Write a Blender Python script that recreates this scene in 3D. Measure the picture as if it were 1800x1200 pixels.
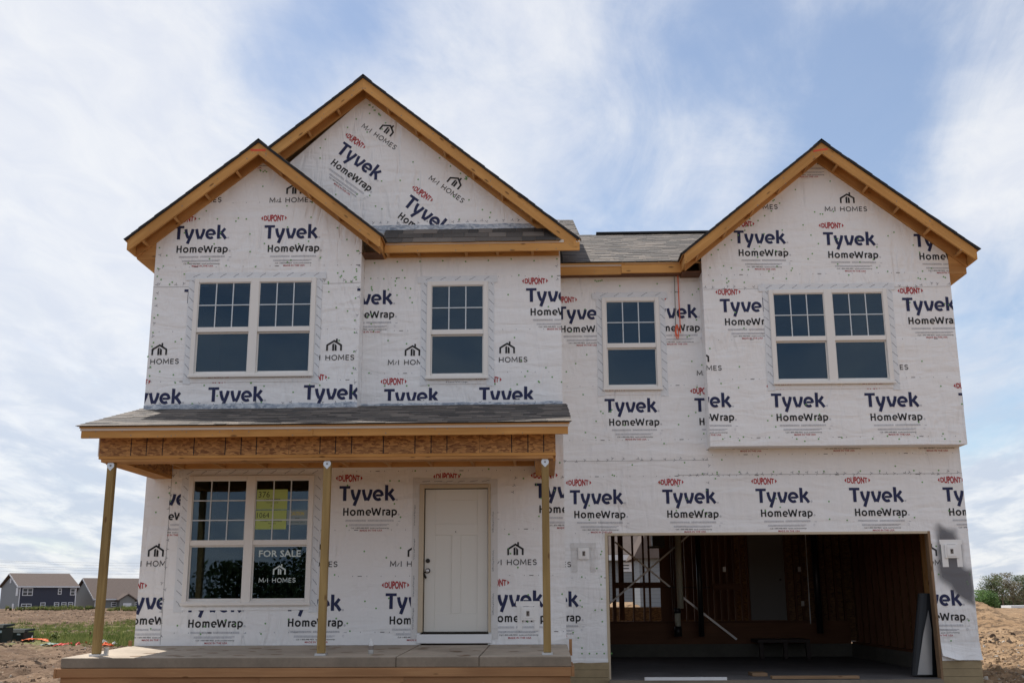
import bpy, bmesh, math, random
from mathutils import Vector, Matrix, noise
R = math.radians
random.seed(7)
for o in list(bpy.data.objects): bpy.data.objects.remove(o)
S = bpy.context.scene
COL = S.collection

# ------------------------------------------------------------------ camera
CAMZ, CAMD, F = 1.19, 16.517, 1865.0
PITCH, YAW, ROLL = 0.236318283, 0.0286515013, -0.00500649985
_cy, _sy, _cp, _sp = math.cos(YAW), math.sin(YAW), math.cos(PITCH), math.sin(PITCH)
_f = Vector((-_sy*_cp, _cy*_cp, _sp)); _r = Vector((_cy, _sy, 0)); _u = _r.cross(_f)
_cr, _sr = math.cos(ROLL), math.sin(ROLL)
RT = _cr*_r + _sr*_u; UP = -_sr*_r + _cr*_u; FW = _f
cam = bpy.data.cameras.new('camera'); camo = bpy.data.objects.new('camera', cam); COL.objects.link(camo)
cam.sensor_width = 36; cam.lens = F/1800*36; cam.clip_start = 0.1; cam.clip_end = 3000
camo.matrix_world = Matrix(((RT.x, UP.x, -FW.x, 0), (RT.y, UP.y, -FW.y, -CAMD), (RT.z, UP.z, -FW.z, CAMZ), (0, 0, 0, 1)))
S.camera = camo

def ray(px, py):
    d = RT*((px-900)/F) + UP*((600-py)/F) + FW
    return d/d.y
def at(px, py, Y):
    """measured photo point -> (x, z) on the vertical plane at depth Y"""
    d = ray(px, py)*(Y+CAMD)
    return d.x, d.z+CAMZ

# ------------------------------------------------------------------ sun, sky, exposure
KX, KY = 0.305, 0.37                      # shadow run per metre of height
SUNDIR = Vector((-KX, KY, 1)).normalized()
sun = bpy.data.lights.new('sun', 'SUN'); suno = bpy.data.objects.new('sun', sun); COL.objects.link(suno)
sun.energy = 5.0; sun.angle = R(0.55); sun.color = (1.0, 0.94, 0.86)
suno.rotation_mode = 'QUATERNION'; suno.rotation_quaternion = SUNDIR.to_track_quat('Z', 'Y')
suno.location = (-20, 20, 60)
S.view_settings.view_transform = 'Standard'; S.view_settings.look = 'None'
S.view_settings.exposure = 0.15; S.view_settings.gamma = 1.0
S.view_settings.use_curve_mapping = False
S.render.engine = 'CYCLES'
S.cycles.max_bounces = 8; S.cycles.diffuse_bounces = 4; S.cycles.transparent_max_bounces = 12

class NT:
    def __init__(s, tree): s.t = tree; s.n = tree.nodes; s.l = tree.links
    def add(s, typ, **kw):
        nd = s.n.new(typ)
        for k, v in kw.items():
            if k.startswith('i_'):
                key = k[2:].replace('_', ' ')
                nd.inputs[key].default_value = v
            else: setattr(nd, k, v)
        return nd
    def lk(s, a, b): s.l.new(a, b)
    def val(s, x, sock):
        if isinstance(x, (int, float)): sock.default_value = x
        elif isinstance(x, (tuple, list)): sock.default_value = tuple(x)
        else: s.l.new(x, sock)
    def m(s, op, a, b=0.0, c=None, clamp=False):
        nd = s.n.new('ShaderNodeMath'); nd.operation = op; nd.use_clamp = clamp
        s.val(a, nd.inputs[0]); s.val(b, nd.inputs[1])
        if c is not None: s.val(c, nd.inputs[2])
        return nd.outputs[0]
    def vm(s, op, a, b=(0, 0, 0)):
        nd = s.n.new('ShaderNodeVectorMath'); nd.operation = op
        s.val(a, nd.inputs[0]); s.val(b, nd.inputs[1])
        return nd.outputs['Value'] if op == 'DOT_PRODUCT' else nd.outputs[0]
    def mix(s, f, a, b, mode='MIX'):
        nd = s.n.new('ShaderNodeMix'); nd.data_type = 'RGBA'; nd.blend_type = mode
        s.val(f, nd.inputs[0])
        for x, i in ((a, 6), (b, 7)):
            if isinstance(x, (tuple, list)): nd.inputs[i].default_value = (x[0], x[1], x[2], 1)
            else: s.l.new(x, nd.inputs[i])
        return nd.outputs[2]
    def ss(s, x, lo, hi):
        nd = s.n.new('ShaderNodeMapRange'); nd.interpolation_type = 'SMOOTHSTEP'
        s.val(x, nd.inputs[0]); nd.inputs[1].default_value = lo; nd.inputs[2].default_value = hi
        return nd.outputs[0]
    def noise(s, vec, scale, detail=4, rough=.5, dist=0.0):
        nd = s.n.new('ShaderNodeTexNoise'); s.l.new(vec, nd.inputs['Vector'])
        nd.inputs['Scale'].default_value = scale; nd.inputs['Detail'].default_value = detail
        nd.inputs['Roughness'].default_value = rough; nd.inputs['Distortion'].default_value = dist
        return nd.outputs[0]

w = bpy.data.worlds.new('World'); S.world = w; w.use_nodes = True
T = NT(w.node_tree); T.n.clear()
sky = T.add('ShaderNodeTexSky', sky_type='NISHITA', sun_disc=False)
sky.sun_elevation = math.asin(SUNDIR.z); sky.sun_rotation = math.atan2(SUNDIR.x, SUNDIR.y)
sky.air_density = 1.0; sky.dust_density = 0.6; sky.ozone_density = 1.2; sky.altitude = 200
tc = T.add('ShaderNodeTexCoord'); dirv = tc.outputs['Generated']
sep = T.add('ShaderNodeSeparateXYZ'); T.lk(dirv, sep.inputs[0])
dz = T.m('MAXIMUM', sep.outputs[2], 0.0)
den = T.m('ADD', dz, 0.18)
cmb = T.add('ShaderNodeCombineXYZ')
T.lk(T.m('DIVIDE', sep.outputs[0], den), cmb.inputs[0]); T.lk(T.m('DIVIDE', sep.outputs[1], den), cmb.inputs[1])
mp = T.add('ShaderNodeMapping'); T.lk(cmb.outputs[0], mp.inputs[0]); mp.inputs['Rotation'].default_value = (0, 0, R(-32)); mp.inputs['Scale'].default_value = (1.0, 0.55, 1)
n1 = T.noise(mp.outputs[0], 1.6, 9, .58, .7)
n2 = T.noise(mp.outputs[0], 5.5, 6, .6, .3)
dens = T.m('ADD', T.m('MULTIPLY', n1, .75), T.m('MULTIPLY', n2, .25))
def lobe(px, py, width, amt):
    global dens
    d = ray(px, py).normalized()
    dt = T.vm('DOT_PRODUCT', dirv, tuple(d))
    g = T.m('POWER', T.m('MAXIMUM', dt, 0.0), 2.0/(width*width))
    dens = T.m('ADD', dens, T.m('MULTIPLY', g, amt))
for a in ((150, 250, .17, .22), (60, 560, .16, .16), (760, 260, .09, .09), (960, 90, .06, .12), (1180, 260, .07, .09), (1745, 300, .06, .24), (470, 100, .075, -.19), (620, 40, .05, -.12),
          (1300, 50, .09, -.17), (1540, 180, .075, -.27), (1440, 330, .05, -.12), (330, 30, .05, .05), (100, 935, .045, -.24), (1765, 760, .05, -.12), (1080, 360, .06, -.05)):
    lobe(*a)
hz = T.m('MULTIPLY', T.m('SUBTRACT', 1.0, T.ss(dz, .0, .22)), .30)
dens = T.m('ADD', dens, hz)
n3 = T.noise(mp.outputs[0], 4.0, 10, .66, 1.1)
dens = T.m('ADD', dens, T.m('MULTIPLY', T.m('SUBTRACT', n3, .5), .34))
mask = T.m('ADD', T.m('MULTIPLY', T.ss(dens, .29, .67), .80), .15)
streak = T.noise(mp.outputs[0], 9.0, 5, .6, .8)
cl = T.mix(T.ss(streak, .25, .8), (.74, .765, .83), (.86, .865, .875))
low = T.m('MULTIPLY', T.m('SUBTRACT', 1.0, T.ss(dz, .05, .34)), T.ss(n2, .36, .62))
cl = T.mix(T.m('MULTIPLY', low, .95), cl, (.53, .59, .71))
bgs = T.add('ShaderNodeBackground'); T.lk(T.mix(1.0, sky.outputs[0], (1.19, 1.22, 1.23), 'MULTIPLY'), bgs.inputs[0]); bgs.inputs[1].default_value = 0.10
bgc = T.add('ShaderNodeBackground'); T.lk(cl, bgc.inputs[0]); bgc.inputs[1].default_value = 1.0
mx = T.add('ShaderNodeMixShader'); T.lk(T.m('MULTIPLY', mask, .93), mx.inputs[0]); T.lk(bgs.outputs[0], mx.inputs[1]); T.lk(bgc.outputs[0], mx.inputs[2])
wo = T.add('ShaderNodeOutputWorld'); T.lk(mx.outputs[0], wo.inputs[0])

# ------------------------------------------------------------------ materials
def mat(name, col=(.5, .5, .5), rough=.6, metal=0.0, spec=.5):
    m = bpy.data.materials.new(name); m.use_nodes = True
    b = m.node_tree.nodes['Principled BSDF']
    b.inputs['Base Color'].default_value = (*col, 1); b.inputs['Roughness'].default_value = rough
    b.inputs['Metallic'].default_value = metal; b.inputs['Specular IOR Level'].default_value = spec
    return m
def shader(m): return NT(m.node_tree), m.node_tree.nodes['Principled BSDF']
def bump(t, b, h, strength, dist):
    bp = t.add('ShaderNodeBump'); bp.inputs['Strength'].default_value = strength; bp.inputs['Distance'].default_value = dist
    t.lk(h, bp.inputs['Height']); t.lk(bp.outputs[0], b.inputs['Normal'])
def wpos(t):
    return t.add('ShaderNodeNewGeometry').outputs['Position']
def scaled(t, v, sc, rot=(0, 0, 0)):
    mp = t.add('ShaderNodeMapping'); t.lk(v, mp.inputs[0]); mp.inputs['Scale'].default_value = sc; mp.inputs['Rotation'].default_value = rot
    return mp.outputs[0]

def crinkle(t):
    """sheet relief: long diagonal draw lines, soft billows and fine crumple"""
    p = wpos(t)
    a = t.noise(scaled(t, p, (3.2, 1, .8), (0, R(28), 0)), 1.6, 3, .5, .5)
    b_ = t.noise(scaled(t, p, (1.1, 1, 4.2), (0, R(-14), 0)), 1.3, 3, .5, .7)
    c = t.noise(p, 9, 5, .62, .2)
    rdg = t.m('ABSOLUTE', t.m('SUBTRACT', a, .5)); rdg = t.m('SUBTRACT', 1.0, t.m('MULTIPLY', rdg, 5.0), clamp=True)
    big = t.ss(t.noise(p, .5, 2), .45, .62)
    h = t.m('ADD', t.m('MULTIPLY', a, .5), t.m('MULTIPLY', b_, .5))
    h = t.m('ADD', h, t.m('MULTIPLY', t.m('MULTIPLY', t.ss(rdg, 0, 1), big), .22))
    sg = t.noise(scaled(t, p, (.55, 1, 5.5), (0, R(5), 0)), 1.0, 1, .4, .3)
    sx = t.add('ShaderNodeSeparateXYZ'); t.lk(p, sx.inputs[0])
    sel = t.ss(t.noise(p, .38, 2), .42, .58)
    h = t.m('ADD', h, t.m('MULTIPLY', t.m('MULTIPLY', sg, sel), .30))
    return t.m('ADD', h, t.m('MULTIPLY', c, .03))
def wrapmat(name, col, rough=.55, spec=.3, var=.05, sub=0.0):
    m = mat(name, col, rough, 0, spec); t, b = shader(m)
    p = wpos(t)
    if var:
        n = t.noise(p, .9, 4, .6); sm = t.noise(p, 28, 3, .6)
        c = t.mix(t.m('MULTIPLY', t.ss(n, .35, .75), var*2), col, tuple(x*.86 for x in col))
        c = t.mix(t.m('MULTIPLY', t.ss(sm, .4, .7), .05), c, (.55, .52, .48))
        t.lk(c, b.inputs['Base Color'])
    bump(t, b, crinkle(t), .70, .085)
    return m
M = {}
M['wrap'] = wrapmat('house_wrap_white', (.86, .855, .85), var=.02)
M['navy'] = wrapmat('ink_navy', (.022, .028, .085), var=0)
M['black_ink'] = wrapmat('ink_black', (.02, .02, .022), var=0)
M['red_ink'] = wrapmat('ink_red', (.42, .03, .035), var=0)
M['grey_ink'] = wrapmat('ink_grey', (.42, .43, .47), var=0)
def tape():
    m = mat('flashing_tape', (.5, .53, .56), .35); t, b = shader(m); p = wpos(t)
    n = t.noise(p, 14, 5, .6, .5); t.lk(t.mix(n, (.66, .685, .71), (.80, .81, .82)), b.inputs['Base Color'])
    bump(t, b, n, .5, .02); return m
M['tape'] = tape()
M['tape_low'] = mat('butyl_flashing', (.3, .35, .42), .3)
t, b = shader(M['tape_low']); p = wpos(t); n = t.noise(scaled(t, p, (1, 1, 2)), 9, 6, .65, 1.0)
t.lk(t.mix(t.ss(n, .35, .65), (.22, .27, .35), (.62, .66, .70)), b.inputs['Base Color']); bump(t, b, n, .8, .03)
M['cap'] = mat('cap_green', (.16, .38, .12), .5)
M['tick'] = mat('staple_tick', (.12, .13, .16), .5)
M['seam'] = mat('seam_shade', (.33, .32, .31), .7)

def wood(name, c1, c2, knots=True, rough=.65, var=.35):
    m = mat(name, c1, rough, 0, .22); t, b = shader(m)
    oc = t.add('ShaderNodeTexCoord').outputs['Object']; oi = t.add('ShaderNodeObjectInfo').outputs['Random']
    off = t.add('ShaderNodeCombineXYZ'); t.lk(t.m('MULTIPLY', oi, 37.0), off.inputs[0]); t.lk(t.m('MULTIPLY', oi, 91.0), off.inputs[1])
    v = t.vm('ADD', oc, off.outputs[0])
    g = t.noise(scaled(t, v, (1.2, 26, 26)), 1.0, 5, .6, .6)
    l = t.noise(scaled(t, v, (.8, 3, 3)), 1.2, 3, .5)
    c = t.mix(t.ss(g, .3, .72), c1, c2)
    c = t.mix(t.m('MULTIPLY', t.ss(l, .35, .65), .6), c, tuple(x*.66 for x in c1))
    c = t.mix(t.m('MULTIPLY', oi, var), c, tuple(x*1.22 for x in c2) if var > .3 else c2)
    if knots:
        vo = t.add('ShaderNodeTexVoronoi'); vo.inputs['Scale'].default_value = 1.0; t.lk(scaled(t, v, (3.0, 9, 9)), vo.inputs['Vector'])
        k = t.ss(vo.outputs['Distance'], .17, .07)
        c = t.mix(t.m('MULTIPLY', k, .75), c, (.12, .055, .02))
    t.lk(c, b.inputs['Base Color']); bump(t, b, g, .25, .01)
    return m
M['fascia'] = wood('spruce_board', (.50, .235, .065), (.66, .36, .12), var=.45)
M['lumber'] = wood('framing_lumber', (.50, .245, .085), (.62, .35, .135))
M['lumber_dark'] = wood('shaded_framing_lumber', (.12, .052, .026), (.17, .078, .04), knots=False)  # dry framing lumber with deep indoor shade put into its colour
M['post'] = wood('treated_post', (.25, .165, .06), (.38, .265, .11))
M['jamb'] = wood('weathered_jamb', (.22, .135, .075), (.30, .195, .115))
M['formply'] = wood('form_board', (.34, .165, .075), (.44, .24, .11))
M['ply'] = wood('roof_deck_wood', (.55, .30, .11), (.62, .36, .15), knots=False)
def osb(name='osb', k=1.0):
    m = mat(name, (.42, .22, .08), .6); t, b = shader(m); p = wpos(t); cols = None
    h = None
    for i, (rot, sc) in enumerate(((24, (17, 20, 46)), (-52, (19, 22, 52)), (82, (18, 20, 44)))):
        vo = t.add('ShaderNodeTexVoronoi'); vo.inputs['Scale'].default_value = 1.0
        t.lk(scaled(t, p, sc, (0, R(rot), 0)), vo.inputs['Vector'])
        sx = t.add('ShaderNodeSeparateXYZ'); t.lk(vo.outputs['Color'], sx.inputs[0])
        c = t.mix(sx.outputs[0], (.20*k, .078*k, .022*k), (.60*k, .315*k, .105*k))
        if cols is None: cols, h = c, sx.outputs[1]
        else:
            sel = t.ss(sx.outputs[2], .45, .55); cols = t.mix(sel, cols, c); h = t.m('ADD', h, t.m('MULTIPLY', sx.outputs[1], sel))
    t.lk(cols, b.inputs['Base Color']); bump(t, b, h, .4, .008); return m
M['osb'] = osb(); M['osb_dark'] = osb('osb_interior', .38)  # second copy darkened, garage gloom put into its colour
def shingle(name, attr):
    m = mat(name, (.16, .15, .14), .66, 0, .30); t, b = shader(m); p = wpos(t)
    if attr:
        a = t.add('ShaderNodeAttribute', attribute_name='tone'); r = a.outputs['Fac']
    else: r = t.add('ShaderNodeObjectInfo').outputs['Random']
    c = t.mix(t.ss(r, 0, .5), (.020, .017, .0155), (.070, .059, .050)); c = t.mix(t.ss(r, .5, 1), c, (.185, .153, .126))
    n = t.noise(p, 260, 2, .6); c = t.mix(t.ss(n, .4, .75), c, t.mix(.22, c, (.42, .38, .34)))
    n2 = t.noise(p, 2.2, 3, .6); c = t.mix(t.m('MULTIPLY', n2, .3), c, (.12, .115, .115))
    t.lk(c, b.inputs['Base Color']); bump(t, b, n, .5, .004); return m
M['sh'] = shingle('asphalt_shingle', False); M['shs'] = shingle('asphalt_shingle_field', True)
M['felt'] = mat('black_underlay', (.018, .018, .02), .8)
M['ridge'] = mat('ridge_vent_black', (.02, .02, .022), .7)
M['drip'] = mat('tan_drip_edge', (.66, .58, .49), .45)
M['vinyl'] = mat('window_vinyl_almond', (.80, .77, .725), .35); t, b = shader(M['vinyl']); bump(t, b, t.noise(wpos(t), 30, 2), .08, .004)
M['muntin'] = mat('muntin_white', (.62, .66, .68), .35)
def glass():
    m = bpy.data.materials.new('window_glass'); m.use_nodes = True; t = NT(m.node_tree); t.n.clear()
    fr = t.add('ShaderNodeFresnel'); fr.inputs['IOR'].default_value = 1.5
    g = t.add('ShaderNodeBsdfGlossy'); g.inputs['Roughness'].default_value = .0; g.inputs['Color'].default_value = (.66, .83, 1, 1)
    bp = t.add('ShaderNodeBump'); bp.inputs['Strength'].default_value = .10; bp.inputs['Distance'].default_value = .01
    t.lk(t.noise(wpos(t), 1.6, 1), bp.inputs['Height']); t.lk(bp.outputs[0], g.inputs['Normal'])
    tr = t.add('ShaderNodeBsdfTransparent'); tr.inputs['Color'].default_value = (.50, .58, .60, 1)
    mx = t.add('ShaderNodeMixShader'); t.lk(t.m('MULTIPLY', fr.outputs[0], 1.4, clamp=True), mx.inputs[0]); t.lk(tr.outputs[0], mx.inputs[1]); t.lk(g.outputs[0], mx.inputs[2])
    o = t.add('ShaderNodeOutputMaterial'); t.lk(mx.outputs[0], o.inputs[0]); return m
M['glass'] = glass()
M['door'] = mat('door_primer', (.74, .72, .66), .4); t, b = shader(M['door']); bump(t, b, t.noise(wpos(t), 9, 2), .05, .004)
M['casing'] = mat('door_casing_tan', (.56, .47, .34), .5)
M['bronze'] = mat('oil_rubbed_bronze', (.03, .025, .022), .35, .7)
M['white'] = mat('white_trim', (.80, .80, .80), .4)
M['galv'] = mat('galvanised_steel', (.62, .64, .66), .35, .8)
M['bolt'] = mat('rusty_bolt', (.25, .22, .2), .5, .6)
def conc(name, c, lines=False, streak=0.0):
    m = mat(name, c, .85, 0, .3); t, b = shader(m); p = wpos(t)
    n = t.noise(p, 1.3, 6, .65); n2 = t.noise(p, 18, 5, .65)
    k = t.mix(t.ss(n, .3, .7), tuple(x*.78 for x in c), tuple(x*1.12 for x in c))
    k = t.mix(t.m('MULTIPLY', t.ss(n2, .4, .7), .3), k, tuple(x*.7 for x in c))
    t.lk(k, b.inputs['Base Color']); bump(t, b, t.m('ADD', n2, t.m('MULTIPLY', n, .5)), .35, .01); return m
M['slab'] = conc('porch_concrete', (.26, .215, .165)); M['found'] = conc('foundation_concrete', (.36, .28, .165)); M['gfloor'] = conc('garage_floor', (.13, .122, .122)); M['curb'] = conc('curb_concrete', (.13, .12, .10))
M['slabtop'] = conc('slab_top_concrete', (.44, .375, .30))  # paler tone for the top faces of the slab
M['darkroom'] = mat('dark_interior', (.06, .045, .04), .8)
M['drywall'] = mat('fire_door_grey', (.20, .19, .18), .7, 0, .2)
M['pvc'] = mat('pvc_cream', (.62, .62, .50), .4)
M['blackpipe'] = mat('black_pipe', (.02, .02, .022), .35)
M['steel'] = mat('brace_steel', (.5, .48, .47), .4, .5)
M['blackroll'] = mat('black_membrane', (.018, .019, .022), .4, 0, .3)
M['silver'] = mat('foil_sheet', (.34, .36, .38), .32, .6)
M['orange'] = mat('orange_cord', (.75, .13, .05), .5); M['cordgrey'] = mat('grey_cord', (.22, .22, .2), .6)
M['paint_red'] = mat('marker_red', (.70, .09, .03), .6)
M['paper'] = mat('lot_card_yellow_green', (.42, .52, .14), .5)
M['paperink'] = mat('card_ink', (.04, .06, .03), .6); M['paper2'] = mat('caution_card', (.25, .33, .36), .5); M['yel'] = mat('caution_yellow', (.55, .48, .10), .6)
M['decal'] = mat('window_decal_white', (.62, .70, .68), .5)
M['plastic'] = mat('block_white', (.86, .85, .83), .45)
M['bottle'] = mat('clear_bottle', (.65, .66, .66), .2)

# ------------------------------------------------------------------ object helpers
WM = {}
def thing(name, label, cat, loc=(0, 0, 0), group=None):
    o = bpy.data.objects.new(name, None); COL.objects.link(o); o.location = loc; o.empty_display_size = .3
    WM[o] = Matrix.Translation(loc); o['label'] = label; o['category'] = cat
    if group: o['group'] = group
    return o
def tag(o, label=None, cat=None, group=None, kind=None):
    if label: o['label'] = label
    if cat: o['category'] = cat
    if group: o['group'] = group
    if kind: o['kind'] = kind
    return o
def link(name, me, parent=None, world=None):
    o = bpy.data.objects.new(name, me); COL.objects.link(o)
    world = world or Matrix.Identity(4); WM[o] = world
    if parent is not None:
        o.parent = parent; o.matrix_local = WM[parent].inverted() @ world
    else: o.matrix_local = world
    return o
def frame(origin, xdir):
    x = Vector(xdir).normalized(); up = Vector((0, 0, 1)) if abs(x.z) < .9 else Vector((0, 1, 0))
    y = up.cross(x).normalized(); z = x.cross(y)
    return Matrix(((x.x, y.x, z.x, origin[0]), (x.y, y.y, z.y, origin[1]), (x.z, y.z, z.z, origin[2]), (0, 0, 0, 1)))
def mesh(name, vs, fs, mats, parent=None, mi=None, grain=None, smooth=False, origin=None):
    """vs in world space; the object frame follows the grain direction"""
    if origin is None: origin = vs[0] if vs else (0, 0, 0)
    W = frame(origin, grain) if grain else Matrix.Translation(origin)
    Wi = W.inverted()
    me = bpy.data.meshes.new(name); me.from_pydata([Wi @ Vector(v) for v in vs], [], fs)
    for m_ in (mats if isinstance(mats, (list, tuple)) else [mats]): me.materials.append(m_)
    if mi: me.polygons.foreach_set('material_index', mi)
    if smooth: me.polygons.foreach_set('use_smooth', [True]*len(fs))
    me.update()
    return link(name, me, parent, W)
def boxvf(x0, x1, y0, y1, z0, z1):
    v = [(x0, y0, z0), (x1, y0, z0), (x1, y1, z0), (x0, y1, z0), (x0, y0, z1), (x1, y0, z1), (x1, y1, z1), (x0, y1, z1)]
    f = [(0, 3, 2, 1), (4, 5, 6, 7), (0, 1, 5, 4), (1, 2, 6, 5), (2, 3, 7, 6), (3, 0, 4, 7)]
    return v, f
class MB:
    def __init__(s): s.v = []; s.f = []; s.mi = []
    def add(s, v, f, m=0):
        o = len(s.v); s.v += [tuple(q) for q in v]; s.f += [tuple(i+o for i in q) for q in f]; s.mi += [m]*len(f)
    def box(s, *a, m=0): s.add(*boxvf(*a), m)
    def prism(s, pts, y0, y1, m=0):
        n = len(pts); v = [(x, y0, z) for x, z in pts]+[(x, y1, z) for x, z in pts]
        f = [tuple(range(n)), tuple(range(2*n-1, n-1, -1))]+[(i, i+n, (i+1) % n+n, (i+1) % n) for i in range(n)]
        s.add(v, f, m)
    def quadstrip(s, pts, y, m=0): s.add([(x, y, z) for x, z in pts], [tuple(range(len(pts)))], m)
    def tube(s, pts, r, n=8, m=0, cap=True):
        pts = [Vector(p) for p in pts]; o = len(s.v); rr = r if isinstance(r, (list, tuple)) else [r]*len(pts)
        for i, p in enumerate(pts):
            d = (pts[min(i+1, len(pts)-1)]-pts[max(i-1, 0)]).normalized()
            a = d.orthogonal().normalized(); b_ = d.cross(a)
            if i and True:
                a = (pa-d*pa.dot(d)).normalized(); b_ = d.cross(a)
            pa = a
            for k in range(n):
                t_ = 2*math.pi*k/n; s.v.append(tuple(p+a*math.cos(t_)*rr[i]+b_*math.sin(t_)*rr[i]))
        for i in range(len(pts)-1):
            for k in range(n):
                s.f.append((o+i*n+k, o+i*n+(k+1) % n, o+(i+1)*n+(k+1) % n, o+(i+1)*n+k)); s.mi.append(m)
        if cap:
            s.f.append(tuple(o+k for k in range(n-1, -1, -1))); s.f.append(tuple(o+(len(pts)-1)*n+k for k in range(n))); s.mi += [m, m]
    def bar(s, p0, p1, w_, h_, m=0):
        p0, p1 = Vector(p0), Vector(p1); d = (p1-p0).normalized()
        up = Vector((0, 0, 1)) if abs(d.z) < .95 else Vector((0, 1, 0))
        a = up.cross(d).normalized()*w_/2; c = d.cross(a).normalized()*h_/2
        v = [p0-a-c, p0+a-c, p0+a+c, p0-a+c, p1-a-c, p1+a-c, p1+a+c, p1-a+c]
        s.add(v, [(0, 3, 2, 1), (4, 5, 6, 7), (0, 1, 5, 4), (1, 2, 6, 5), (2, 3, 7, 6), (3, 0, 4, 7)], m)
    def build(s, name, mats, parent=None, grain=None, smooth=False, origin=None):
        return mesh(name, s.v, s.f, mats, parent, s.mi, grain, smooth, origin)
def box(name, x0, x1, y0, y1, z0, z1, m, parent=None, grain='x'):
    v, f = boxvf(x0, x1, y0, y1, z0, z1)
    return mesh(name, v, f, m, parent, grain={'x': (1, 0, 0), 'y': (0, 1, 0), 'z': (0, 0, 1)}[grain])
def prism(name, pts, y0, y1, m, parent=None, grain=(1, 0, 0)):
    b_ = MB(); b_.prism(pts, y0, y1)
    o = b_.build(name, m, parent, grain)
    bm = bmesh.new(); bm.from_mesh(o.data); bmesh.ops.recalc_face_normals(bm, faces=bm.faces); bm.to_mesh(o.data); bm.free()
    return o
def bevel(o, wd=.004, seg=1):
    md = o.modifiers.new('edge', 'BEVEL'); md.width = wd; md.segments = seg; md.limit_method = 'ANGLE'; return o

# ------------------------------------------------------------------ lettering
def text2d(body, bold=0.0, size=1.0):
    cu = bpy.data.curves.new('t', 'FONT'); cu.body = body; cu.size = size; cu.offset = bold; cu.resolution_u = 2
    ob = bpy.data.objects.new('t', cu); COL.objects.link(ob)
    dg = bpy.context.evaluated_depsgraph_get(); me = bpy.data.meshes.new_from_object(ob.evaluated_get(dg))
    me.calc_loop_triangles()
    V = [(v.co.x, v.co.y) for v in me.vertices]
    tris = [tuple(V[i] for i in t_.vertices) for t_ in me.loop_triangles]
    bpy.data.objects.remove(ob); bpy.data.meshes.remove(me); bpy.data.curves.remove(cu)
    return tris
def fit(tris, x0, x1, y0, y1, ref=None):
    """scale triangles so that their bounds (or the bounds ref) fill the box"""
    xs = [p[0] for t_ in tris for p in t_]; ys = [p[1] for t_ in tris for p in t_]
    a, b_, c, d = min(xs), max(xs), (ref[0] if ref else min(ys)), (ref[1] if ref else max(ys))
    return [tuple(((p[0]-a)/(b_-a)*(x1-x0)+x0, (p[1]-c)/(d-c)*(y1-y0)+y0) for p in t_) for t_ in tris]
def stroke(pts, wd, closed=False):
    """polyline with mitred joints -> triangles"""
    P = [Vector((p[0], p[1])) for p in pts]; n = len(P); L, Rr = [], []
    for i in range(n):
        a = P[(i-1) % n] if (closed or i > 0) else None; b_ = P[(i+1) % n] if (closed or i < n-1) else None
        d1 = (P[i]-a).normalized() if a is not None else None; d2 = (b_-P[i]).normalized() if b_ is not None else None
        if d1 is None: d1 = d2
        if d2 is None: d2 = d1
        t_ = (d1+d2); t_ = t_.normalized() if t_.length > 1e-6 else d1
        nrm = Vector((-t_.y, t_.x)); k = 1/max(.45, nrm.dot(Vector((-d1.y, d1.x))))
        L.append(P[i]+nrm*wd/2*k); Rr.append(P[i]-nrm*wd/2*k)
    out = []
    for i in range(n if closed else n-1):
        j = (i+1) % n
        out += [(tuple(Rr[i]), tuple(Rr[j]), tuple(L[j])), (tuple(Rr[i]), tuple(L[j]), tuple(L[i]))]
    return out
def poly(pts):
    return [(pts[0], pts[i], pts[i+1]) for i in range(1, len(pts)-1)]
def arc(cx, cy, rx, ry, a0, a1, n=14):
    return [(cx+rx*math.cos(R(a0+(a1-a0)*i/n)), cy+ry*math.sin(R(a0+(a1-a0)*i/n))) for i in range(n+1)]
U = .002144
def tyvek():
    g = []
    g += poly([(0, 83), (74, 83), (74, 101), (0, 101)]) + poly([(26, 0), (49, 0), (49, 83), (26, 83)])
    # y : two curved arms and a tail
    g += stroke([(87, 76), (91, 50), (98, 28), (108, 8)], 21)
    g += stroke([(138, 76), (133, 52), (124, 24), (113, -6), (103, -33)], 22)
    # v
    g += stroke([(164, 76), (168, 50), (176, 24), (183, 1)], 21) + stroke([(217, 76), (213, 50), (204, 24), (194, 1)], 21)
    g += poly([(174, 1), (204, 1), (198, 14), (189, 24), (180, 14)])
    # e
    g += stroke(arc(266, 37, 28, 30, -8, 308, 20), 20) + poly([(250, 28), (294, 28), (294, 43), (250, 43)])
    # k
    g += poly([(312, 0), (334, 0), (334, 104), (312, 106)])
    g += stroke([(334, 38), (352, 56), (368, 77)], 20) + stroke([(338, 46), (356, 28), (376, 0)], 21)
    return [tuple((p[0]*U, (p[1]-101)*U) for p in t_) for t_ in g]
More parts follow.
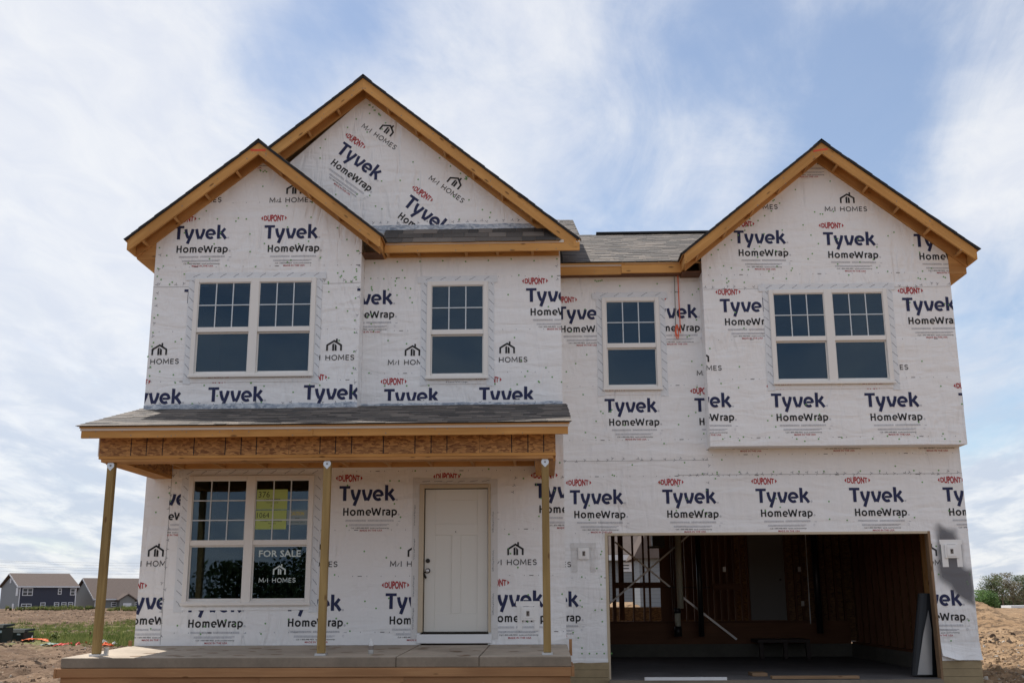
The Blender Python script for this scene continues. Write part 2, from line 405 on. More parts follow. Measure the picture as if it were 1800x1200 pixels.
def homewrap():
    w_ = 10.2; g = []; X = 39
    def mv(t3, dx): return [tuple((p[0]+dx, p[1]) for p in t_) for t_ in t3]
    h = w_/2
    g += stroke([(h, 0), (h, 52)], w_)+stroke([(37-h, 0), (37-h, 52)], w_)+stroke([(w_, 27), (37-w_, 27)], w_-1)
    o = stroke(arc(0, 19.5, 15, 16, 0, 360, 18)[:-1], w_, True)
    g += mv(o, 66)
    g += mv(stroke([(h, 0), (h, 39)], w_)+stroke([(w_-1, 33), (14, 35.5), (20, 34.5), (23, 30), (23.5, 24), (23.5, 0)], w_)+stroke([(27, 32), (33, 35.5), (39, 34.5), (43, 30), (43.6, 24), (43.6, 0)], w_), 95)
    g += mv(stroke(arc(0, 19.5, 14.5, 16, -5, 308, 16), w_)+poly([(-11, 15.5), (17.5, 15.5), (17.5, 22), (-11, 22)]), 172.5)
    g += mv(stroke([(3, 52), (15, 5), (18.5, 5), (30.5, 42), (34.5, 42), (46.5, 5), (50, 5), (61, 52)], w_), 193)
    g += mv(stroke([(h, 0), (h, 39)], w_)+stroke([(w_-1, 31), (13, 35), (21, 35)], w_), 267)
    g += mv(stroke([(2, 34), (10, 35.5), (18, 35.5), (24, 32), (25.6, 27), (25.6, 0)], w_)+stroke([(21, 20.5), (12, 20.5), (5.5, 17), (4.2, 11), (7, 5.5), (13, 3.8), (21, 4)], w_-.8), 291)
    g += mv(stroke([(h, -13), (h, 38.5)], w_)+stroke([(w_-1, 35), (16, 35.4), (26, 32), (31, 26), (31.5, 18), (28, 9), (21, 4.2), (13, 4), (w_-1, 5)], w_), 330)
    return [tuple((30*U+p[0]*U, (-200+p[1])*U) for p in t_) for t_ in g]
def lensy(tris, x0, x1, yc, hmid, hend):
    out = []
    xs = [p[0] for t_ in tris for p in t_]; a, b_ = min(xs), max(xs)
    ys = [p[1] for t_ in tris for p in t_]; c, d = min(ys), max(ys)
    for t_ in tris:
        q = []
        for p in t_:
            u = (p[0]-a)/(b_-a); v = (p[1]-c)/(d-c)-.5; h = hend+(hmid-hend)*(1-(2*u-1)**2)
            q.append((x0+u*(x1-x0), yc+v*h))
        out.append(tuple(q))
    return out
def stamp_tyvek():
    L = [('navy', tyvek())]
    L.append(('ink', homewrap()))
    d = [t_ for t_ in text2d('DUPONT', .035)]
    L.append(('red', lensy(d, -8*U, 137*U, 53*U, 54*U, 34*U)))
    L.append(('red', poly([(-28*U, 53*U), (-15*U, 38*U), (-15*U, 68*U)]) + poly([(157*U, 53*U), (144*U, 68*U), (144*U, 38*U)])))
    gr = []
    for y, xa, xb in ((-229, 49, 188), (-236, 49, 188), (-229, 200, 377), (-236, 200, 377), (-259, 74, 350), (-266, 74, 330)):
        x = xa
        while x < xb-3:
            w_ = min(random.choice((9, 14, 20, 6)), xb-x); gr += poly([(x*U, (y-2.1)*U), ((x+w_)*U, (y-2.1)*U), ((x+w_)*U, (y+1.6)*U), (x*U, (y+1.6)*U)]); x += w_+1.6
    gr += stroke(arc(402*U, -260*U, 5*U, 7*U, 0, 360, 8), 1.6*U)[:-1] + poly([(405*U, -239*U), (422*U, -239*U), (422*U, -236*U), (405*U, -236*U)])
    gr += stroke(arc(394*U, -94*U, 5*U, 5*U, 0, 350, 8), 3*U) + stroke(arc(409*U, -192*U, 5*U, 5*U, 0, 350, 8), 3*U)
    L.append(('grey', gr))
    L.append(('ink', fit(text2d('Call 1-800-448-9835  tyvek.com/homewrap', .006), 87*U, 345*U, -290*U, -278*U)))
    L.append(('red', fit(text2d('MADE IN THE USA', .012), 147*U, 299*U, -306*U, -294*U)))
    return L
def stamp_logo():
    h = .076; wd = .0118; g = []
    def mv(s_, x): return [tuple((p[0]+x, p[1]) for p in t_) for t_ in s_]
    Mg = stroke([(0, 0), (.004, h), (.039, .018), (.074, h), (.078, 0)], wd)
    H_ = stroke([(0, 0), (0, h)], wd)+stroke([(.058, 0), (.058, h)], wd)+stroke([(.004, h/2), (.054, h/2)], wd)
    O = stroke(arc(.041, h/2, .037, h/2-.002, 0, 360, 18)[:-1], wd, True)
    E_ = stroke([(.048, h-.004), (.004, h-.004), (.004, .004), (.048, .004)], wd)+stroke([(.008, h/2), (.044, h/2)], wd)
    Sg = stroke([(.048, h-.014), (.036, h-.004), (.016, h-.004), (.005, h-.016), (.009, h-.031), (.044, .033), (.049, .018), (.036, .005), (.015, .004), (.003, .016)], wd)
    g += Mg + stroke([(.098, .006), (.128, .052)], wd*.7) + mv(stroke([(0, 0), (0, h)], wd), .156)
    x = .245
    for gl, adv in ((H_, .085), (O, .104), (Mg, .106), (E_, .071), (Sg, .06)): g += mv(gl, x); x += adv
    g = [tuple((p[0], p[1]-h) for p in t_) for t_ in g]
    ic = []
    W_, Hh = .234, .150; ox, oy = .245, .062
    k = .026
    ic += stroke([(ox+k/2, oy), (ox+k/2, oy+.085), (ox+W_*.50, oy+Hh), (ox+W_-k/2, oy+.085), (ox+W_-k/2, oy)], k)
    ic += poly([(ox+.090, oy), (ox+.117, oy), (ox+.117, oy+.116), (ox+.090, oy+.098)])
    ic += poly([(ox+.127, oy), (ox+.155, oy), (ox+.155, oy+.080), (ox+.127, oy+.108)])
    ic += poly([(ox+.143, oy+.142), (ox+.168, oy+.126), (ox+.168, oy+.183), (ox+.143, oy+.183)])
    return [('black', g), ('black', ic)]
ST_T = stamp_tyvek(); ST_L = stamp_logo()
INK = {'navy': 0, 'ink': 1, 'red': 2, 'grey': 3, 'black': 1, 'tick': 4, 'seam': 5}
INKM = [M['navy'], M['black_ink'], M['red_ink'], M['grey_ink'], M['tick'], M['seam']]
def clip(t_, poly_):
    """convex clip, poly_ counter-clockwise"""
    out = list(t_); n = len(poly_)
    for i in range(n):
        a, b_ = poly_[i], poly_[(i+1) % n]; nx, ny = -(b_[1]-a[1]), b_[0]-a[0]
        inp, out = out, []
        if not inp: return []
        for j in range(len(inp)):
            p, q = inp[j], inp[(j+1) % len(inp)]
            dp = (p[0]-a[0])*nx+(p[1]-a[1])*ny; dq = (q[0]-a[0])*nx+(q[1]-a[1])*ny
            if dp >= 0: out.append(p)
            if (dp < 0) != (dq < 0):
                k = dp/(dp-dq); out.append((p[0]+(q[0]-p[0])*k, p[1]+(q[1]-p[1])*k))
    return out
class Sheet:
    """print, caps and staples of one sheet of wrap on plane Y=y"""
    def __init__(s, y, poly_): s.y = y; s.poly = poly_; s.pr = MB(); s.cp = MB(); s.layer = 0
    def tris(s, tris, m, x, z, ang=0, lim=None):
        s.layer = (s.layer+1) % 12; y = s.y-.003-.0002*s.layer; ca, sa = math.cos(ang), math.sin(ang); pl = lim or s.poly
        y0 = y
        for ti, t_ in enumerate(tris):
            y = y0-.00003*(ti//2 % 7)
            q = [(x+p[0]*ca-p[1]*sa, z+p[0]*sa+p[1]*ca) for p in t_]
            area = (q[1][0]-q[0][0])*(q[2][1]-q[0][1])-(q[2][0]-q[0][0])*(q[1][1]-q[0][1])
            if area < 0: q = q[::-1]
            c = clip(q, pl)
            if lim: 
                c2 = clip(c, s.poly) if len(c) > 2 else []
                c = c2
            if len(c) > 2: s.pr.add([(p[0], y, p[1]) for p in c], [tuple(range(len(c)))], INK[m])
    def stamp(s, kind, px, py, ang=0, lim=None):
        x, z = at(px, py, s.y)
        for m, tr in (ST_T if kind == 'T' else ST_L): s.tris(tr, m, x, z, ang+R(random.uniform(-.25, .25)), lim)
    def cap(s, x, z, r=.0128):
        n = 8; a = random.random()*6
        v = [(x, s.y-.009, z)]+[(x+r*math.cos(a+i*math.tau/n), s.y-.0035, z+r*math.sin(a+i*math.tau/n)) for i in range(n)]
        s.cp.add(v, [(0, 1+(i+1) % n, 1+i) for i in range(n)])
    def caps(s, n, x0, x1, z0, z1, avoid=()):
        k = 0; tr = 0
        while k < n and tr < n*20:
            tr += 1; x, z = random.uniform(x0, x1), random.uniform(z0, z1)
            if any(a <= x <= b_ and c <= z <= d for a, b_, c, d in avoid): continue
            if not clip([(x, z), (x+.001, z), (x, z+.001)], s.poly): continue
            s.cap(x, z); k += 1
    def ticks(s, x0, z0, x1, z1, step=.14, jit=.02, ang=0.0):
        L = math.hypot(x1-x0, z1-z0); n = max(1, int(L/step))
        for i in range(n+1):
            f = (i+random.uniform(-.3, .3))/n; x = x0+(x1-x0)*f+random.uniform(-jit, jit); z = z0+(z1-z0)*f+random.uniform(-jit, jit)
            a = random.uniform(0, 6.28)
            q = stroke([(-.026, .012), (0, -.004), (.018, .016)], .0055)+stroke([(0, -.004), (.006, -.024)], .005)
            s.tris(q, 'tick', x, z, a*.3)
    def seam(s, x0, z0, x1, z1, wd=.006): s.tris(stroke([(x0, z0), ((x0+x1)/2, (z0+z1)/2+random.uniform(-.004, .004)), (x1, z1)], wd), 'seam', 0, 0)
    def dots(s, x0, x1, z, step=.205):
        x = x0+random.random()*step; k = 0
        while x < x1:
            k += 1; d = .006
            s.tris(poly([(-d*.6, -d), (d*.6, -d), (d*.6, d), (-d*.6, d)]), 'tick', x, z)
            if k % 6 == 3: s.tris(poly([(-.03, -.004), (.03, -.004), (.03, .004), (-.03, .004)]), 'ink', x+step/2, z)
            x += step
    def finish(s, wrap):
        if s.pr.v: s.pr.build('printed_lettering', INKM, wrap, origin=(0, s.y, 0))
        if s.cp.v: tag(s.cp.build('cap_staples', M['cap'], wrap, origin=(0, s.y, 0)), kind='stuff')

# ------------------------------------------------------------------ terrain
def fbm(x, y, z, oct_=4):
    return noise.fractal(Vector((x, y, z)), 1.0, 2.0, oct_)
def ground_h(x, y):
    d = y+CAMD
    h = -.25
    # left bank with a crest beyond the lot
    lf = max(0.0, min(1.0, (20-x)/12))
    if d > 50:
        k = min(1, (d-52)/26) if d > 52 else 0
        bank = .72*k*k*(3-2*k)
        if d > 80: bank -= min(1, (d-80)/60)*1.8
        h += bank*lf
        h += 1.05*math.exp(-((x-5)/4.5)**2-((d-54)/5.0)**2)
        if lf < 1:
            if d > 125: h -= (1-lf)*min(1, (d-125)/70)*1.0
    nr = max(0, min(1, (95-d)/30))
    # rough spoil by the right side of the lot
    if x > 7:
        h += 1.25*math.exp(-((x-19.6)/1.7)**2-((d-52)/4.0)**2)+.22*math.exp(-((d-34)/3.0)**2)*(0.4+abs(noise.noise(Vector((x*.35, d*.3, 3)))))*1.6
    inside = (-7.2 < x < 7.0 and -4 < y < 9.5)
    if not inside:
        a = .05 if abs(x) < 6 else .09
        h += a*fbm(x*.5, y*.5, 2.2)+.075*fbm(x*1.5, y*1.2, 7.7)*min(1, .45+nr)+.05*nr*fbm(x*4.2, y*3.6, 3.1, 3)
        if 52 < d < 80: h += .07*lf*math.sin(x*.55+y*.9+1.5*noise.noise(Vector((x*.1, y*.1, 0))))*math.sin((d-52)/28*math.pi)
        if nr > 0: h += .05*nr*max(0, noise.noise(Vector((x*3.3, y*2.2, 1.1))))
    return h
def terrain():
    angs = []
    def span(a, b_, n): angs.extend([a+(b_-a)*i/n for i in range(n)])
    # bearing measured from +Y, positive towards +X
    span(-180, -28, 38); span(-28, -19.5, 130); span(-19.5, 20.5, 60); span(20.5, 25.5, 90); span(25.5, 180, 40)
    rad = [0.5, 2, 4, 6, 8, 10, 12]
    r = 13.0
    while r < 95: rad.append(r); r *= 1.0052
    while r < 1500: rad.append(r); r *= 1.09
    vs, fs = [], []; na = len(angs)
    for r in rad:
        for a in angs:
            x = r*math.sin(R(a)); y = r*math.cos(R(a))-CAMD
            vs.append((x, y, ground_h(x, y) if r < 900 else -3))
    for i in range(len(rad)-1):
        for k in range(na):
            a, b_ = i*na+k, i*na+(k+1) % na
            fs.append((a, b_, b_+na, a+na))
    c = len(vs); vs.append((0, -CAMD, -.25))
    for k in range(na): fs.append((c, (k+1) % na, k))
    m = mat('graded_dirt', (.3, .2, .12), .95, 0, .1); t, b = shader(m); p = wpos(t)
    n = t.noise(p, .35, 6, .6); n2 = t.noise(p, 2.4, 6, .68); n3 = t.noise(p, 14, 4, .65)
    sx = t.add('ShaderNodeSeparateXYZ'); t.lk(p, sx.inputs[0])
    side = t.ss(sx.outputs[0], -3, 8)
    ca = t.mix(t.ss(n, .3, .7), (.115, .076, .052), (.215, .148, .10)); cb = t.mix(t.ss(n, .3, .7), (.24, .155, .088), (.33, .225, .135))
    c = t.mix(side, ca, cb)
    c = t.mix(t.m('MULTIPLY', t.ss(n2, .46, .60), .8), c, (.065, .043, .029))
    c = t.mix(t.m('MULTIPLY', t.ss(n3, .58, .72), .6), c, (.50, .42, .32))
    # weeds and grass on the lower bank of the left lot
    gy = t.m('MULTIPLY', t.ss(sx.outputs[1], 15, 21), t.m('SUBTRACT', 1.0, t.ss(sx.outputs[1], 36, 43)))
    gm = t.m('MULTIPLY', t.m('MULTIPLY', gy, t.m('SUBTRACT', 1.0, t.ss(sx.outputs[0], -9, -5))), t.ss(t.noise(p, .55, 4, .6), .40, .56))
    c = t.mix(t.m('MULTIPLY', gm, .85), c, t.mix(n2, (.09, .125, .035), (.23, .24, .09)))
    t.lk(c, b.inputs['Base Color']); bump(t, b, t.m('ADD', n2, t.m('MULTIPLY', n3, .35)), .9, .12)
    o = mesh('ground', vs, fs, m, smooth=True, origin=(0, 0, 0)); tag(o, 'bare graded construction dirt with clods and a weedy strip', kind='structure')
    return o
terrain()

# ------------------------------------------------------------------ the house
YG, YR, YL, YLG = 0.0, -.33, -1.017, -1.33
house = thing('unfinished_house', 'two storey house under construction wrapped in white printed house wrap', 'house', (.3, 2, 0))
XL0, XL1, XLG1, XG1 = -5.84, .30, -2.70, 6.43

def holed(name, x0, x1, y0, y1, z0, z1, holes, m, parent=house, top=None):
    """wall slab with rectangular openings; top: extra outline above z1"""
    b_ = MB(); xs = sorted({x0, x1} | {h[0] for h in holes} | {h[1] for h in holes})
    for i in range(len(xs)-1):
        a, c = xs[i], xs[i+1]; cuts = sorted((h[2], h[3]) for h in holes if h[0] <= a+1e-6 and h[1] >= c-1e-6)
        z = z0
        for h0, h1 in cuts:
            if h0 > z+1e-6: b_.box(a, c, y0, y1, z, h0)
            z = h1
        if z < z1-1e-6: b_.box(a, c, y0, y1, z, z1)
    if top: b_.prism(top, y0, y1)
    o = b_.build(name, m, parent, origin=(x0, y0, z0))
    bm = bmesh.new(); bm.from_mesh(o.data); bmesh.ops.recalc_face_normals(bm, faces=bm.faces); bm.to_mesh(o.data); bm.free()
    return o
WZ0, WZ1 = 4.361, 5.870
HL = (-5.20, -3.365, WZ0, WZ1); HM = (-1.731, -.808, WZ0, WZ1); HR = (.973, 1.890, WZ0, WZ1); HG = (3.575, 5.412, WZ0, WZ1)
HB = (-5.191, -3.349, 1.106, 2.943); DOOR = (-1.80, -.765, .60, 2.796); GAR = (.944, 5.821, .25, 2.137)

def hshrink(h, d=.03): return (h[0]+d, h[1]-d, h[2]+d, h[3]-d)
ZE = 6.477
wall_lg = holed('wrapped_wall', XL0, XLG1, YLG, YLG+.14, 3.80, ZE, [hshrink(HL)], M['wrap'], top=[(XL0, ZE), (XLG1, ZE), (-4.27, 7.745)])
holed('wall_return', XLG1-.14, XLG1-.001, YLG+.141, YL-.001, 3.80, ZE, [], M['wrap'])
wall_mid = holed('wrapped_wall', XLG1, XL1, YL, YL+.14, 3.85, 6.28, [hshrink(HM)], M['wrap'])
tri = [(XL0+.3, 6.28), (.28, 6.28), (.28, 6.46), (-2.76, 8.962), (XL0+.3, 6.67)]
wall_tri = prism('gable_wall', [(-5.4, 6.5), (.15, 6.56), (-2.76, 8.962)], YL-.004, YL+.13, M['wrap'], house)
wall_lo = holed('wrapped_wall', XL0, XL1, YL, YL+.14, .545, 3.75, [hshrink(HB), (DOOR[0]+.04, DOOR[1]-.04, .545, DOOR[3]-.04)], M['wrap'])
wall_g = holed('wrapped_wall', XL1+.001, XG1, YG, YG+.14, .25, 3.50, [GAR], M['wrap'])
wall_u = holed('wrapped_wall', XL1+.001, 2.60, YG, YG+.14, 3.501, 6.245, [hshrink(HR)], M['wrap'])
ZC = 3.410
wall_rg = holed('wrapped_wall', 2.555, XG1, YR, YR+.14, ZC, 6.447, [hshrink(HG)], M['wrap'], top=[(2.555, 6.447), (XG1, 6.447), (4.4925, 8.026)])
holed('wall_return', 2.555, 2.60, YR+.1405, YG-.001, ZC, 6.44, [], M['wrap'])
box('cantilever_soffit', 2.601, XG1, YR+.1405, YG-.001, ZC, ZC+.05, M['wrap'], house)
# side, rear and inner walls
for a in ((XL0, XL0+.14, YL+.141, 6.9, .5, 6.4), (XL1-.14, XL1-.0, YL+.141, 6.9, 2.2, 6.9), (XL1-.14, XL1, YL+.141, 6.9, -.2, 2.2),
          (XG1-.075, XG1, .141, 9.6, .25, 6.4)):
    box('side_wall', *a, M['wrap'], house)
def xprism(name, pts_yz, x0, x1, m, parent, grain=(0, 1, 0)):
    n = len(pts_yz); v = [(x0, y, z) for y, z in pts_yz]+[(x1, y, z) for y, z in pts_yz]
    f = [tuple(range(n)), tuple(range(2*n-1, n-1, -1))]+[(i, i+n, (i+1) % n+n, (i+1) % n) for i in range(n)]
    o = mesh(name, v, f, m, parent, grain=grain)
    bm = bmesh.new(); bm.from_mesh(o.data); bmesh.ops.recalc_face_normals(bm, faces=bm.faces); bm.to_mesh(o.data); bm.free(); return o
xprism('side_gable_wall', [(YL+.0, 6.40), (6.9, 6.40), (2.68, 8.16)], XL1-.14, XL1-.001, M['wrap'], house)
xprism('side_gable_wall', [(.14, 6.41), (9.0, 6.41), (4.45, 8.40)], XG1-.14, XG1-.001, M['wrap'], house)
holed('rear_wall', XL0+.141, XL1-.141, 6.76, 6.9, .3, 6.4, [], M['wrap'])
RW = (1.55, 2.93, .95, 2.72)
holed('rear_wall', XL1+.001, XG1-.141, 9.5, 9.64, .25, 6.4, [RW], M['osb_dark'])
# floors and dark interior
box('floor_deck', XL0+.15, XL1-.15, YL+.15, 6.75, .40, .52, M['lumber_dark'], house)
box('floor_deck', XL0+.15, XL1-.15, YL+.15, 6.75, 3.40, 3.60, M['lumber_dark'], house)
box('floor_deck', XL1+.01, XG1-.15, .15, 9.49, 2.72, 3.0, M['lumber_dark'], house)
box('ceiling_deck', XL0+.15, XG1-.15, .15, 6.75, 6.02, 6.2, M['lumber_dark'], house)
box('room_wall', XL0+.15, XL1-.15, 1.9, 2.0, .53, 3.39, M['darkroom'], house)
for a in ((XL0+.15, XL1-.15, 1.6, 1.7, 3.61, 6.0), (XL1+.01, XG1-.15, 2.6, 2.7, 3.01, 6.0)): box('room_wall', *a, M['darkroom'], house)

# ---- print on the sheets
def HS(h, d=.0): return (h[0]-d, h[1]+d, h[2]-d, h[3]+d)
def sheet_tris_with_holes(sh, holes):
    base = sh.tris
    def tr(tris, m, x, z, ang=0, lim=None):
        o = len(sh.pr.f); base(tris, m, x, z, ang, lim)
        newf, newm = sh.pr.f[o:], sh.pr.mi[o:]; del sh.pr.f[o:]; del sh.pr.mi[o:]
        for f, mi in zip(newf, newm):
            P = [(sh.pr.v[i][0], sh.pr.v[i][2]) for i in f]; y = sh.pr.v[f[0]][1]; pcs = [P]
            for h in holes:
                nxt = []
                for q in pcs:
                    xa, xb = min(p[0] for p in q), max(p[0] for p in q); za, zb = min(p[1] for p in q), max(p[1] for p in q)
                    if xb <= h[0] or xa >= h[1] or zb <= h[2] or za >= h[3]: nxt.append(q); continue
                    B = 50
                    for r in ((-B, h[0], -B, B), (h[1], B, -B, B), (h[0], h[1], -B, h[2]), (h[0], h[1], h[3], B)):
                        c = clip(q, [(r[0], r[2]), (r[1], r[2]), (r[1], r[3]), (r[0], r[3])])
                        if len(c) > 2: nxt.append(c)
                pcs = nxt
            for q in pcs: sh.pr.add([(p[0], y, p[1]) for p in q], [tuple(range(len(q)))], mi)
    sh.tris = tr
def XZ(x0, x1, z0, z1): return [(x0, z0), (x1, z0), (x1, z1), (x0, z1)]
def pz(px, py, Y): return at(px, py, Y)[1]
def pxx(px, py, Y): return at(px, py, Y)[0]

# left gable
s = Sheet(YLG, [(XL0, 3.88), (XLG1, 3.88), (XLG1, ZE), (-4.27, 7.745), (XL0, ZE)]); sheet_tris_with_holes(s, [HS(HL)])
seamL = pz(400, 503, YLG)
up = XZ(-9, 9, seamL, 9); dn = XZ(-9, 9, 0, seamL)
for p in ((306.2, 397.6), (465.4, 396.2), (392, 228.7)): s.stamp('T', *p, lim=up)
for p in ((474.8, 348.3), (314.3, 348.0)): s.stamp('L', *p, lim=up)
for p in ((366.7, 680.5), (534.6, 676.6), (223.8, 684.4), (324.6-0, 508.8), (630.6-168*2+168, 507), (628, 507)): s.stamp('T', *p, lim=dn)
for p in ((236.6, 631.4), (544, 624.2)): s.stamp('L', *p, lim=dn)
s.seam(XL0, seamL, HL[0]-.1, seamL); s.seam(HL[1]+.1, seamL+.02, XLG1, seamL+.03)
s.ticks(XL0+.1, seamL+.05, HL[0]-.15, seamL+.05); s.ticks(HL[1]+.15, seamL+.06, XLG1-.1, seamL+.06)
s.ticks(XL0+.03, 3.95, XLG1, 3.97, .16); s.ticks(XL0+.05, 4.1, XL0+.06, 6.3, .22); s.ticks(XLG1-.04, 4.0, XLG1-.04, 6.3, .25)
s.dots(XL0+.1, XLG1, pz(450, 468, YLG)); s.dots(XL0+.1, XLG1, pz(450, 356, YLG)); s.dots(XL0, HL[0]-.1, pz(280, 583, YLG)); s.dots(HL[1]+.1, XLG1, pz(600, 578, YLG)); s.dots(XL0, XLG1, 4.30)
s.caps(34, XL0, XLG1, 6.05, 7.6); s.caps(14, XL0+.1, XLG1, seamL+.02, seamL+.22, [HS(HL, .15)]); s.caps(20, XL0, XLG1, 3.9, 5.9, [HS(HL, .15)]); s.caps(8, XL0+.5, XLG1-.1, 4.2, 4.3)
for i in range(5): s.cap(-4.32+i*.025+random.uniform(-.01, .01), 7.62-random.random()*.05)
for k in range(9): s.cap(XL0+.05, 6.35-k*.25+random.uniform(-.08, .08)); s.cap(XLG1-.07, 6.3-k*.27+random.uniform(-.08, .08))
s.finish(wall_lg)
# middle upper wall
s = Sheet(YL, [(XLG1, 3.92), (XL1, 3.92), (XL1, 6.28), (XLG1, 6.28)]); sheet_tris_with_holes(s, [HS(HM)])
lz = XZ(-9, 9, pz(800, 703, YL), 9)
for p in ((596.6, 512), (924.6, 506.7)): s.stamp('T', *p)
for p in ((675.4, 683.6), (842.2, 680.5)): s.stamp('T', *p, lim=lz)
for p in ((682.6, 632.7), (849, 628.3)): s.stamp('L', *p)
s.ticks(XLG1+.1, 3.98, XL1-.1, 3.99, .16); s.dots(XLG1, XL1, pz(800, 487, YL)); s.dots(XLG1, XL1, pz(800, 580, YL)); s.dots(XLG1, XL1, pz(800, 655, YL))
for k in range(9): s.cap(XLG1+.15+k*.35, 6.2+random.uniform(-.02, .02)); s.cap(XLG1+.35+k*.33, 4.28+random.uniform(-.02, .02)) if k != 3 else None
s.caps(10, XLG1, HM[0]-.2, 5.75, 5.95); s.caps(26, XLG1, XL1, 4.1, 6.1, [HS(HM, .15)]); s.ticks(XL1-.05, 5.9, XL1-.05, 6.1, .1)
s.finish(wall_mid)
# top triangle
s = Sheet(YL-.004, [(-5.2, 6.74), (-.05, 6.78), (-2.76, 8.955)])
xa, za = at(640.5, 217.7, YL); xb, zb = at(700.8, 258.8, YL); aL = math.atan2(zb-za, xb-xa)
xa, za = at(758.8, 308.9, YL); xb, zb = at(819, 352, YL); aL2 = math.atan2(zb-za, xb-xa)
s.stamp('L', 640.5, 217.7, ang=aL); s.stamp('L', 758.8, 308.9, ang=aL2); s.stamp('T', 605.1, 248.9, ang=(aL+aL2)/2); s.stamp('T', 722.7, 341.7, ang=(aL+aL2)/2)
s.caps(40, -4.6, -.3, 6.85, 8.8); s.ticks(-4.4, 6.82, -.3, 6.84, .12)
for i in range(8): s.cap(-2.72+i*.03+random.uniform(-.01, .03), 8.83-i*.028+random.uniform(-.03, .02))
for i in range(6): x, z = at(821+random.uniform(-4, 4), 313+random.uniform(-3, 3), YL); s.cap(x, z)
s.finish(wall_tri)
# lower left wall
sx0 = pxx(293, 950, YL)
s = Sheet(YL, [(XL0, .56), (XL1, .56), (XL1, 3.3), (XL0, 3.3)]); sheet_tris_with_holes(s, [HS(HB), (DOOR[0], DOOR[1], .3, DOOR[3])])
rt = XZ(sx0, 9, 0, 9); lf = XZ(-9, sx0, 0, 9)
for p in ((596.9, 853.9), (940, 848.9), (768.5, 851), (252.9, 862)): s.stamp('T', *p, lim=rt)
for p in ((678, 1042), (326, 1048), (500.5, 1046), (854, 1038)): s.stamp('T', *p, lim=rt)
s.stamp('T', 217, 1043, lim=lf); s.stamp('L', 229.5, 985.5, lim=lf)
for p in ((512.7, 986.7), (686.4, 985.8), (861.8, 983)): s.stamp('L', *p, lim=rt)
s.seam(sx0+.01, .56, sx0+.01, 3.0, .006); s.ticks(sx0, .7, sx0+.01, 2.95, .15, .03)
s.dots(sx0, XL1, pz(650, 828, YL)); s.dots(HB[1], XL1, pz(650, 931, YL)); s.dots(HB[1], XL1, pz(650, 1012, YL)); s.dots(sx0, XL1, .72)
for k in range(13): s.cap(-5.3+k*.42+random.uniform(-.06, .06), 3.12+random.uniform(-.02, .02))
s.caps(52, XL0+.1, XL1, .7, 3.1, [HS(HB, .18), (DOOR[0]-.2, DOOR[1]+.2, 0, DOOR[3]+.1)])
s.ticks(-.45, 2.7, -.40, 2.9, .07); s.ticks(.03, 3.0, .25, 2.9, .1)
s.finish(wall_lo)
# garage wall and the recess above it
gx = [pxx(1060.7, 960, YG), GAR[1]]
s = Sheet(YG, XZ(XL1, XG1, .26, 3.50))
hd = XZ(-9, 9, 2.137, 9); lo = XZ(-9, GAR[0], 0, 9); ro = XZ(GAR[1]+.04, 9, 0, 9)
for p in ((1001.5, 861), (1163.9, 860), (1327.6, 858.4), (1491.9, 856.8)): s.stamp('T', *p, lim=hd)
s.stamp('T', 1656.2, 856)
s.stamp('T', 921.3, 1040.2, lim=lo); s.stamp('T', 1591.5, 1038, lim=ro); s.stamp('L', 926.9, 987.5, lim=lo); s.stamp('L', 1592, 984, lim=ro)
seam1 = 3.03
for p in ((1262, 721), (1423.6, 720.3), (1586.3, 719.6)): s.stamp('T', *p, lim=XZ(2.56, 9, 3.05, 3.41))
sg = pz(1400, 834, YG)
s.seam(2.1, pz(1240, 834, YG), XG1, sg); s.ticks(2.1, sg+.02, XG1-.1, sg+.02, .13, .03); s.seam(XL1, pz(1100, 809.5, YG), 2.55, pz(1200, 808.5, YG)); s.ticks(XL1+.05, pz(1100, 808, YG), 2.5, pz(1200, 807, YG), .15, .025)
s.ticks(2.55, sg-.1, 2.57, 3.4, .1, .02)
s.dots(XL1, 6.4, pz(1150, 836.5, YG)); s.dots(XL1, GAR[0], pz(1030, 937, YG)); s.dots(XL1, GAR[0], pz(1030, 1015, YG)); s.dots(2.56, 6.4, pz(1500, 797, YG))
for k in range(9): s.cap(2.7+k*.42+random.uniform(-.1, .1), sg+.05)
s.caps(30, XL1, XG1, 2.2, 3.35); s.caps(12, XL1+.1, GAR[0], .4, 2.1); s.caps(10, GAR[1]+.06, XG1, .35, 2.0)
for k in range(5): s.cap(GAR[0]-.08, .5+k*.33); s.cap(XL1+.25+k*.11, .37)
s.finish(wall_g)
s = Sheet(YG, XZ(XL1, 2.56, 3.36, 6.245)); sheet_tris_with_holes(s, [HS(HR)])
for p in ((1062.5, 700.8), (1220.3, 699.5), (978, 538.9), (1135, 537)): s.stamp('T', *p)
s.stamp('L', 1225.2, 651.7)
s.dots(XL1, 2.55, pz(1100, 773, YG)); s.dots(XL1, 2.55, pz(1100, 678, YG)); s.dots(XL1, 2.55, pz(1100, 514.5, YG))
s.caps(26, XL1, 2.5, 3.5, 6.15, [HS(HR, .15)]); s.caps(6, 2.4, 2.54, 3.5, 6.1)
for i in range(5): s.cap(*at(1046+i*3, 492+random.uniform(-2, 5), YG))
s.finish(wall_u)
